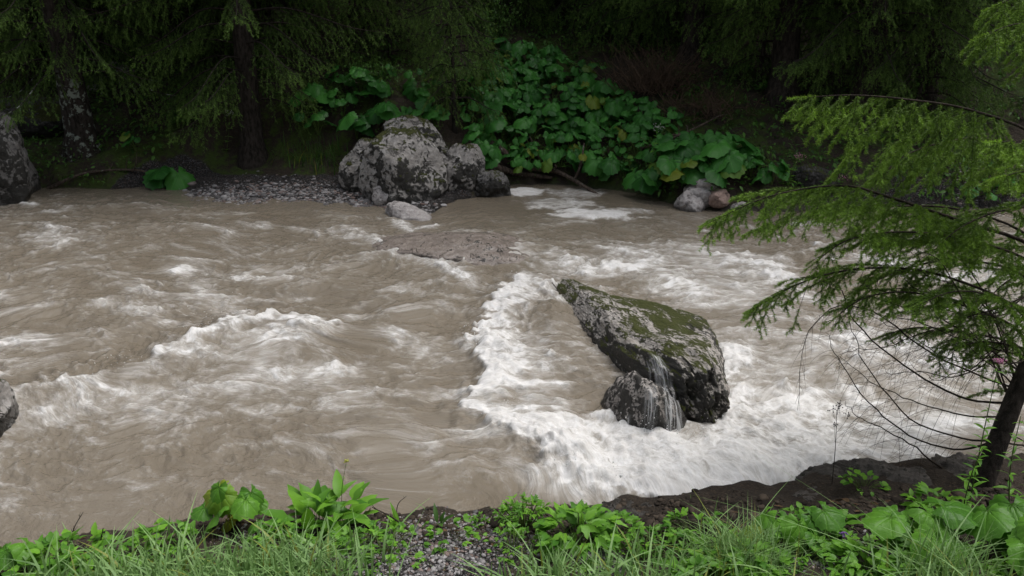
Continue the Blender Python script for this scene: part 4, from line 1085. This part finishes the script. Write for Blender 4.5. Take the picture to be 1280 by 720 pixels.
herb(450, 690, 62, "mixed small-leaved herb below the dock plants", 50, (0.05, 0.028), 0.12, 0.17, 0.2, leaflets=3)
herb(830, 695, 63, "dark-leaved low herb right of the ground elder", 60, (0.04, 0.024), 0.1, 0.2, 0.1, mat=HERB, leaflets=3, shade=(0, .5))  # leaf tones kept to the darker half
herb(1000, 700, 64, "low herb carpet below the young fan-shaped leaves", 80, (0.045, 0.028), 0.1, 0.26, 0.1, leaflets=3)
herb(1040, 665, 65, "broad pointed herb on the gravel between the two groups of butterbur", 16, (0.11, 0.045), 0.09, 0.12, 0.4)
herb(1080, 610, 66, "small round-leaved creeper hanging on the dark jagged outcrop", 30, (0.045, 0.035), 0.09, 0.13, 0.1)
herb(1060, 705, 67, "low herb patch with gaps of gravel in the lower right", 60, (0.045, 0.026), 0.09, 0.24, 0.1, leaflets=3)
herb(1230, 700, 68, "dense small herbs under the broad leaves at the right picture edge", 60, (0.05, 0.03), 0.12, 0.24, 0.1, leaflets=3)
herb(900, 715, 69, "low leafy herb in front of the dense sedge tuft", 60, (0.055, 0.03), 0.1, 0.25, 0.1, leaflets=3)
herb(800, 700, 70, "light green bedstraw mat at the bottom edge right of the ground elder", 70, (0.03, 0.012), 0.12, 0.2, 0.2, leaflets=4)

def stemmed(px_base, top_px, y_top, seed, label, leaf=(0.10, 0.026), pairs=9, flower=None, r=0.004, name="tall_herb", base_dy=0.0, whorl=3, bare=0.1, mat=None):
    """one upright stem with whorls of long leaves and, if wanted, a flower head"""
    rg = np.random.default_rng(seed); q = hit(*px_base); q[1] += base_dy; q[2] = ground(q[0], q[1])
    top = at_y(*top_px, q[1] + y_top)
    root = empty(name, tuple(q), label, "plant")
    mid = 0.5 * (q + top) + rg.normal(0, 0.015, 3)
    c = curve([q - [0, 0, .03], mid, top], 16)
    st, fo = MB(), MB()
    V, T, Q = tube_geo(c, np.linspace(r, r * 0.45, 16), 5); st.add(V, T, Q, (0.2, 0, 0, 1))
    for i in range(pairs):
        f = bare + (0.97 - bare) * i / (pairs - 1); p = c[int(f * 15)]
        a0 = rg.uniform(0, 6.28)
        for j in range(whorl):
            sc2 = (1.15 - 0.75 * f) * rg.uniform(0.8, 1.2)
            put(fo, blade_leaf(leaf[0] * sc2, leaf[1] * sc2, rg, n=6, bend=0.5), p, a0 + j * 6.283 / whorl + rg.normal(0, .2), rg.normal(0.35, 0.2), rg.normal(0, 0.2))
    fo.build("foliage", mat or HERB, root); st.build("stalk", STALK, root)
    if flower is not None:
        fl = MB()
        for _ in range(flower[1]):
            d = rg.normal(0, flower[2], 3) * [1, 1, 0.5]
            V, T = rock_geo((0.004, 0.004, 0.006), 3, sub=1, rough=0); fl.add(V + top + d + [0, 0, 0.004], T)
        fl.build("flower", flower[0], root)
    return c
def plain(name, col, rough=0.6):
    k = NT(name); return k.set(Base_Color=col, Roughness=rough)
PINK = plain("pink_petals", (0.55, 0.22, 0.36)); SEED = plain("dry_seed_heads", (0.030, 0.022, 0.018)); WHITEFL = plain("white_petals", (0.7, 0.7, 0.66)); YELLOWFL = plain("yellow_petals", (0.35, 0.36, 0.05)); VIOLET = plain("violet_petals", (0.22, 0.10, 0.36))
for px, py, sd, lb, n_, lf in [(560, 672, 101, "sparse dark weed on the gravel left of the cranesbill tuft", 14, (0.05, 0.03)), (205, 690, 102, "small broad herb between the left grass and the clod with yellow leaves", 34, (0.06, 0.036)), (150, 700, 103, "light green herb in the grass at the lower left", 40, (0.055, 0.03)),
                              (770, 672, 104, "low herb with drooping leaves below the flat wet ledge", 36, (0.07, 0.03)), (870, 672, 105, "light low herb between the flat ledge and the sedge tuft", 46, (0.05, 0.026)), (1010, 672, 106, "small pale herb at the foot of the streaked rock", 34, (0.06, 0.034)), (1170, 645, 107, "light green herb growing at the foot of the jagged outcrop", 34, (0.07, 0.036)), (950, 720, 108, "leafy herb at the bottom edge below the sedge tuft", 60, (0.06, 0.034)), (1080, 725, 109, "leafy herb at the bottom edge below the wide flat leaves", 60, (0.065, 0.036)), (1150, 715, 110, "dense leafy herb under the wide flat leaves in the lower right", 60, (0.06, 0.034)), (640, 690, 111, "creeping herb with tiny leaves spreading over the gravel in the middle", 40, (0.03, 0.02)), (880, 735, 112, "leafy herb at the bottom edge left of the sedge tuft", 50, (0.06, 0.032))]:
    herb(px, py, sd, lb, n=n_, leaf=lf, height=0.12, spread=0.17, upright=0.15, leaflets=3)
stemmed((1212, 628), (1249, 452), -0.05, 71, "tall hemp agrimony with a pink flower head in front of the leaning trunk", pairs=12, flower=(PINK, 60, 0.011))
stemmed((1203, 640), (1228, 560), -0.02, 72, "shorter leafy agrimony shoot without flowers beside the tall pink-headed one", pairs=7)
stemmed((1262, 640), (1276, 520), 0.0, 73, "leafy agrimony stem right of the leaning trunk", pairs=9)
stemmed((1290, 650), (1300, 500), 0.0, 74, "leafy agrimony stem cut by the right picture edge", pairs=9)
stemmed((428, 655), (433, 577), 0.0, 75, "thin upright stalk with a small greenish flower top above the dock plants", (0.03, 0.01), 5, (YELLOWFL, 25, 0.007), 0.0025, whorl=2)
stemmed((960, 655), (965, 640), 0.0, 76, "short dry brown stem in the sedge tuft", (0.03, 0.01), 3, None, 0.004, whorl=1, mat=DEADWOOD)
stemmed((1055, 690), (1055, 668), 0.0, 77, "tiny violet-flowered weed on the gravel under the butterbur leaves", (0.03, 0.015), 4, (VIOLET, 30, 0.009), 0.002)
stemmed((985, 232), (998, 196), 0.0, 78, "pink-flowered herb on the far bank, left of the dim boulder", (0.14, 0.05), 7, (PINK, 60, 0.05), 0.006)
stemmed((1045, 245), (1052, 222), 0.0, 79, "second pink-flowered herb on the far bank, just below the hanging spruce fronds", (0.12, 0.05), 5, (PINK, 40, 0.05), 0.006)
stemmed((283, 190), (287, 141), 0.0, 80, "white-flowered herb on the slope left of the plain dark trunk", (0.10, 0.05), 6, (WHITEFL, 45, 0.04), 0.005)
stemmed((808, 232), (822, 160), 0.0, 81, "loose white-flowered umbel on the far bank by the butterbur", (0.12, 0.05), 6, (WHITEFL, 40, 0.06), 0.005)

def umbel(px_base, top_px, seed, label):
    rg = np.random.default_rng(seed); q = hit(*px_base); top = at_y(*top_px, q[1] + 0.02)
    root = empty("dry_umbel", tuple(q), label, "plant"); st = MB()
    c = curve([q - [0, 0, .02], 0.5 * (q + top) + [0.006, 0, 0], top], 14)
    V, T, Q = tube_geo(c, np.linspace(0.003, 0.0012, 14), 4); st.add(V, T, Q)
    for f, L in [(0.55, 0.12), (0.7, 0.12), (0.85, 0.09), (0.99, 0.06), (0.99, 0.07), (0.99, 0.05)]:
        p = c[int(f * 13)]; a = rg.uniform(0, 6.28); e = p + [L * 0.45 * math.cos(a), L * 0.3 * math.sin(a), L]
        V, T, Q = tube_geo(curve([p, 0.5 * (p + e) + [0.01 * math.cos(a), 0, 0], e], 5), 0.001, 3); st.add(V, T, Q)
        hd = MB()
        for _ in range(7):
            e2 = e + rg.normal(0, 0.011, 3); V, T, Q = tube_geo([e, e2], 0.0007, 3); st.add(V, T, Q)
            V, T = rock_geo((0.004, 0.004, 0.005), 3, sub=1, rough=0); hd.add(V + e2, T)
        hd.build("seed_head", SEED, root)
    st.build("stalk", TWIG, root)
umbel((1040, 606), (1046, 512), 91, "dry dark umbel stalk standing alone in front of the white water")

# ------------------------------------------------------------------ dead wood
def stick(pts, r, label, name, seed, mat=None, cat="branch", twigs=0, sides=7):
    rg = np.random.default_rng(seed)
    C = curve(pts, 20); m = MB()
    rr = r * (1 - 0.6 * np.linspace(0, 1, 20)) * (1 + 0.12 * rg.normal(size=20))
    V, T, Q = tube_geo(C, rr, sides); m.add(V, T, Q)
    for _ in range(twigs):
        k = rg.integers(6, 19); d = unit(unit(C[k] - C[k - 1]) * 0.6 + rg.normal(0, 0.6, 3) + [0, 0, 0.4]); L = rg.uniform(4, 12) * r
        V, T, Q = tube_geo(curve([C[k], C[k] + d * L * 0.5, C[k] + d * L + rg.normal(0, L * 0.15, 3)], 5), [r * .4, r * .35, r * .3, r * .25, r * .15], 4); m.add(V, T, Q)
    return tag(m.build(name, mat or DEADWOOD), label, cat)
def gpt(px, py, dz): q = hit(px, py); q[2] += dz; return q
stick([gpt(612, 190, .15), gpt(660, 215, .10), gpt(700, 226, .12), gpt(752, 248, .02)], 0.07, "long fallen log sloping down from the butterbur into the foamy backwater", "fallen_log", 1, twigs=3, cat="log")
stick([gpt(590, 205, .1), gpt(640, 222, .10), gpt(690, 228, .08)], 0.08, "mossy fallen log lying behind the floating foam", "fallen_log", 2, cat="log")
stick([gpt(800, 205, .25), gpt(850, 190, .3), gpt(900, 165, .3)], 0.03, "thin dead branch on the slope right of the butterbur colony", "dead_branch", 3, twigs=6)
stick([gpt(60, 240, .05), gpt(110, 228, .15), gpt(175, 222, .12), gpt(215, 232, .05)], 0.03, "dead branch on the waterline left of the glossy butterbur clump", "dead_branch", 4, twigs=8)
stick([gpt(128, 698, 0.0), at_y(126, 678, hit(128, 698)[1]), at_y(129, 660, hit(128, 698)[1])], 0.006, "short upright broken twig at the left of the near bank", "dead_twig", 5, TWIG, "twig")
stick([gpt(88, 690, 0.0), at_y(92, 662, hit(88, 690)[1]), at_y(104, 640, hit(88, 690)[1])], 0.004, "branched reddish twig over the water at the left of the near bank", "dead_twig", 6, TWIG, "twig", twigs=6)
stick([gpt(520, 672, 0.01), at_y(492, 648, hit(520, 672)[1]), at_y(465, 634, hit(520, 672)[1])], 0.007, "crooked dead stick poking left over the near water", "dead_twig", 7, TWIG, "twig", twigs=3)
stick([gpt(496, 660, 0.0), at_y(497, 632, hit(496, 660)[1]), at_y(508, 620, hit(496, 660)[1])], 0.003, "thin bent upright twig beside the crooked dead stick", "dead_twig", 8, TWIG, "twig", twigs=2)
stick([at_y(690, 353, 8.25), at_y(697, 362, 8.2), at_y(705, 370, 8.15)], 0.006, "little reddish driftwood twig caught on the tip of the mossy boulder", "dead_twig", 9, DEADWOOD, "twig", twigs=3)

def brush_pile(px, py, seed, label, n, L):
    rg = np.random.default_rng(seed); q = hit(px, py); m = MB()
    for _ in range(n):
        a = rg.uniform(0, 6.28); b = q + [rg.normal(0, .35), rg.normal(0, .3), rg.uniform(0, .3)]
        l = L * rg.uniform(.4, 1.1); e = b + [l * .6 * math.cos(a), l * .5 * math.sin(a), l * rg.uniform(.2, .8)]
        V, T, Q = tube_geo(curve([b, .5 * (b + e) + rg.normal(0, .08, 3), e], 6), np.linspace(.008, .002, 6), 3); m.add(V, T, Q)
    tag(m.build("dead_bush", bark_material("bare_bush_twigs", (0.05, 0.034, 0.024), (0.14, 0.095, 0.065))), label, "bush")
brush_pile(815, 118, 12, "brown leafless bush in the shade above the butterbur colony", 420, 1.1)
brush_pile(880, 150, 13, "smaller brown leafless bush right of the first one in the shade", 200, 0.8)
brush_pile(25, 105, 14, "tangle of bare reddish twigs at the left picture edge", 200, 0.9)

def shrub(base, seed, label, n=26, L=1.0, leaf=(0.06, 0.035), mat=None, updir=(0, 0, 1)):
    rg = np.random.default_rng(seed); root = empty("leafy_shrub", tuple(base), label, "shrub"); fo, st = MB(), MB()
    for _ in range(n):
        d = unit(np.array(updir) * 1.1 + rg.normal(0, .55, 3)); l = L * rg.uniform(.5, 1.1)
        c = curve([base, base + d * l * .5, base + d * l + [0, 0, -.15 * l]], 12)
        V, T, Q = tube_geo(c, np.linspace(.008, .002, 12), 4); st.add(V, T, Q)
        for k in range(3, 12):
            for _ in range(5):
                p = c[k] + rg.normal(0, .06, 3)
                put(fo, blade_leaf(leaf[0] * rg.uniform(.7, 1.3), leaf[1] * rg.uniform(.7, 1.3), rg, n=5), p, rg.uniform(-3.1, 0), rg.uniform(-1, .3), rg.normal(0, .3))
    fo.build("foliage", mat or HERB_DARK, root); st.build("stem", TWIG, root)
shrub(hit(580, 130), 31, "leafy green shrub on the slope behind the thin young spruce", 30, 1.2)
shrub(hit(620, 60), 32, "leafy shrub at the dark top of the butterbur slope", 26, 1.2)
shrub(hit(1150, 140), 33, "broadleaf shrub with light green sprays among the right-hand spruces", 30, 1.9)
shrub(hit(470, 120), 34, "low leafy shrub behind the boulders left of the thin young spruce", 26, 0.8)
shrub(hit(230, 150), 35, "low leafy shrub between the lichened trunk and the plain dark trunk", 24, 0.7)
shrub(hit(760, 50), 36, "leafy shrub in the dark gap above the butterbur colony", 20, 1.3)

# ------------------------------------------------------------------ loose gravel
def gravel(name, spots, n, s, seed, label, mats):
    rg = np.random.default_rng(seed); m = MB()
    shapes = [rock_geo((1.2, 0.9, 0.6), 900 + i, sub=2, rough=0.5, planes=8) for i in range(6)]
    for px, py, r, f in spots:
        q = hit(px, py); nn = int(n * f)
        for _ in range(nn):
            x, y = q[0] + rg.normal(0, r * .6), q[1] + rg.normal(0, r * .35)
            z = ground(x, y)
            if z < -0.03: continue
            V, T = shapes[rg.integers(6)]; sz = s * rg.lognormal(0, 0.45)
            c = rg.uniform(0, 1) ** 1.5
            m.add(pose(V - 0, (0, 0, 0), rg.uniform(0, 6.28)) * sz * [1, 1, .9] + [x, y, z + sz * .2], T, None, (c, rg.random(), 0, 1))
    return tag(m.build(name, mats), label, "gravel", kind="stuff")
k = NT("pebble_stone"); r_, g_ = k.sep(k.attr("tint"))[:2]
pc = k.mix(r_, (0.065, 0.061, 0.062), (0.42, 0.40, 0.395)); pc = k.mix(k.math('MULTIPLY', k.rng(g_, .75, .9), .6), pc, (0.24, 0.15, 0.12))
PEB = k.set(Base_Color=k.mix(k.math('MULTIPLY', k.noise(k.coord(), 60, 4), .4), pc, (0.08, 0.075, 0.07)), Roughness=0.6, Specular_IOR_Level=0.3)
gravel("gravel_bar_stones", [(250, 250, .8, 1), (320, 240, .9, 1), (390, 245, .9, 1), (450, 258, .7, 1), (300, 256, .8, .8), (400, 258, .8, .8), (480, 262, .6, .9), (520, 272, .5, .8), (1240, 258, 1.2, .6)], 900, 0.015, 61, "loose grey stones of the gravel bar on the far bank", PEB)
gravel("near_gravel", [(560, 690, .4, 1), (470, 670, .3, .7), (620, 665, .3, .7), (560, 655, .25, .7), (750, 695, .25, .6), (1060, 690, .22, .6), (1000, 700, .2, .4), (520, 712, .4, 1), (400, 690, .35, .4), (300, 665, .2, .2)], 900, 0.006, 62, "fine dark gravel with white grains between the plants of the near bank", PEB)

k = NT("soil_crumbs"); r_ = k.sep(k.attr("tint"))[0]
CRUMB = k.set(Base_Color=k.mix(r_, (0.016, 0.012, 0.009), (0.085, 0.065, 0.048)), Roughness=0.85, Specular_IOR_Level=0.2)
gravel("bank_litter", [(x_, y_, .3, 1) for x_, y_ in [(60, 690), (160, 680), (240, 668), (330, 660), (420, 665), (520, 655), (620, 655), (720, 660), (810, 660), (900, 655), (980, 650), (1060, 640), (1140, 635), (1220, 625), (1280, 620), (700, 645), (860, 640), (1100, 660), (1000, 665)]], 260, 0.010, 64, "dark crumbs of soil and litter on the bare near bank", CRUMB)
def litter():
    rg = np.random.default_rng(18); m = MB()
    for x_, y_, r, n in [(300, 660, .3, 30), (450, 670, .35, 30), (600, 670, .35, 25), (900, 660, .4, 25), (1080, 650, .4, 40), (1200, 630, .3, 30), (150, 690, .3, 20)]:
        q = hit(x_, y_)
        for _ in range(n):
            x, y = q[0] + rg.normal(0, r * .6), q[1] + rg.normal(0, r * .35); z = ground(x, y)
            if z < .06: continue
            put(m, blade_leaf(rg.uniform(.03, .07), rg.uniform(.008, .028), rg, n=5), (x, y, z + .008), rg.uniform(0, 6.28), rg.normal(0, .3), rg.normal(0, .5))
    tag(m.build("leaf_litter", bark_material("fallen_leaf", (0.05, 0.03, 0.018), (0.17, 0.11, 0.06))), "withered brown leaves and stalks lying on the near bank", "litter", kind="stuff")
litter()

# ------------------------------------------------------------------ flying droplets above the breaking water
def spray():
    rg = np.random.default_rng(70); m = MB()
    V0, T0 = rock_geo((1, 1, 1), 1, sub=1, rough=0)
    src = [((770, 560), (930, 575), 220, .10), ((577, 516), (640, 545), 110, .10), ((590, 424), (600, 450), 90, .10), ((655, 350), (622, 380), 60, .08), ((240, 430), (300, 408), 100, .12), ((120, 480), (190, 462), 40, .08), ((800, 515), (815, 545), 120, .12), ((905, 500), (918, 450), 50, .06), ((700, 590), (780, 615), 90, .08)]
    for a, b, n, h in src:
        A, B = at_z(*a), at_z(*b)
        for _ in range(n):
            p = A + (B - A) * rg.random() + [rg.normal(0, .08), rg.normal(0, .08), 0.10 + abs(rg.normal(0, h))]
            m.add(V0 * rg.lognormal(-6.1, 0.45) * [1, 1, 1.5] + p, T0)
    k = NT("water_droplets"); mt = k.set(Base_Color=(0.78, 0.77, 0.76), Roughness=0.2)
    tag(m.build("spray", mt), "white droplets thrown up by the breaking water", "spray", kind="stuff")
spray()

# ------------------------------------------------------------------ the little cascade between the boulder and the dark rock
def cascade():
    k = NT("falling_water")
    u, v = k.sep(k.attr("tint"))[1:3]
    cb = k.n("CombineXYZ"); k.put(cb.inputs[0], k.math('MULTIPLY', u, 9.0)); k.put(cb.inputs[1], k.math('MULTIPLY', v, 2.6))
    n = k.noise(cb.outputs[0], 1.0, 6, 0.65, 0.7)
    a = k.rng(n, 0.40, 0.72)
    a = k.math('MULTIPLY', a, k.rng(k.math('ABSOLUTE', k.math('SUBTRACT', k.math('FRACT', u), 0.5)), 0.28, 0.5, 1.0, 0.0))
    a = k.math('MULTIPLY', a, k.rng(v, 0.02, 0.16))
    k.set(Base_Color=(0.80, 0.80, 0.80), Roughness=0.35, Alpha=k.math('MULTIPLY', a, 0.72))
    from mathutils.bvhtree import BVHTree
    trees = []
    for o in bpy.data.objects:
        if o.name in ("mossy_boulder", "cascade_rock"):
            trees.append(BVHTree.FromPolygons([v.co + o.location for v in o.data.vertices], [tuple(p.vertices) for p in o.data.polygons]))
    def top(x, y):
        z = 0.03
        for t_ in trees:
            h = t_.ray_cast(Vector((x, y, 3)), Vector((0, 0, -1)))
            if h[0] is not None: z = max(z, h[0].z)
        return z
    m = MB()
    def sheet(path, w0, w1, off):
        nu, nv = 16, 60
        C = curve([(*p, 0) for p in path], nv)
        G = np.zeros((nv, nu, 3)); L = 0; vs = np.zeros(nv)
        for a_ in range(nv):
            for b_ in range(nu):
                x = C[a_, 0] + (w0 + (w1 - w0) * a_ / (nv - 1)) * (b_ / (nu - 1) - .5); y = C[a_, 1]
                G[a_, b_] = (x, y, top(x, y))
        for it in range(3): G[1:-1, 1:-1, 2] = np.maximum(G[1:-1, 1:-1, 2], (G[:-2, 1:-1, 2] + G[2:, 1:-1, 2] + G[1:-1, :-2, 2] + G[1:-1, 2:, 2]) / 4)
        G[..., 2] += 0.014; G[..., 1] -= 0.02
        vs[1:] = np.cumsum(np.linalg.norm(np.diff(G[:, nu // 2], axis=0), axis=1))
        uu, vv = np.meshgrid(np.linspace(0, 1, nu), vs)
        i = (np.arange(nv - 1)[:, None] * nu + np.arange(nu - 1)[None]).ravel()
        m.add(G.reshape(-1, 3), None, np.stack([i, i + 1, i + nu + 1, i + nu], -1), np.stack([np.ones_like(uu), uu + off, vv, np.ones_like(uu)], -1).reshape(-1, 4))
    cr = bpy.data.objects["cascade_rock"].location
    sheet([(cr.x + .13, cr.y + .50), (cr.x + .17, cr.y + .15), (cr.x + .20, cr.y - .2), (cr.x + .20, cr.y - .50)], .11, .20, 0)
    sheet([(cr.x + .03, cr.y - .08), (cr.x + .02, cr.y - .25), (cr.x + .0, cr.y - .4), (cr.x + .02, cr.y - .52)], .10, .16, 3)
    sheet([(cr.x - .14, cr.y - .12), (cr.x - .16, cr.y - .28), (cr.x - .14, cr.y - .47)], .08, .14, 7)
    tag(m.build("cascade", k.m), "thin white cascade falling over the dark wet rock beside the mossy boulder", "waterfall")
cascade()
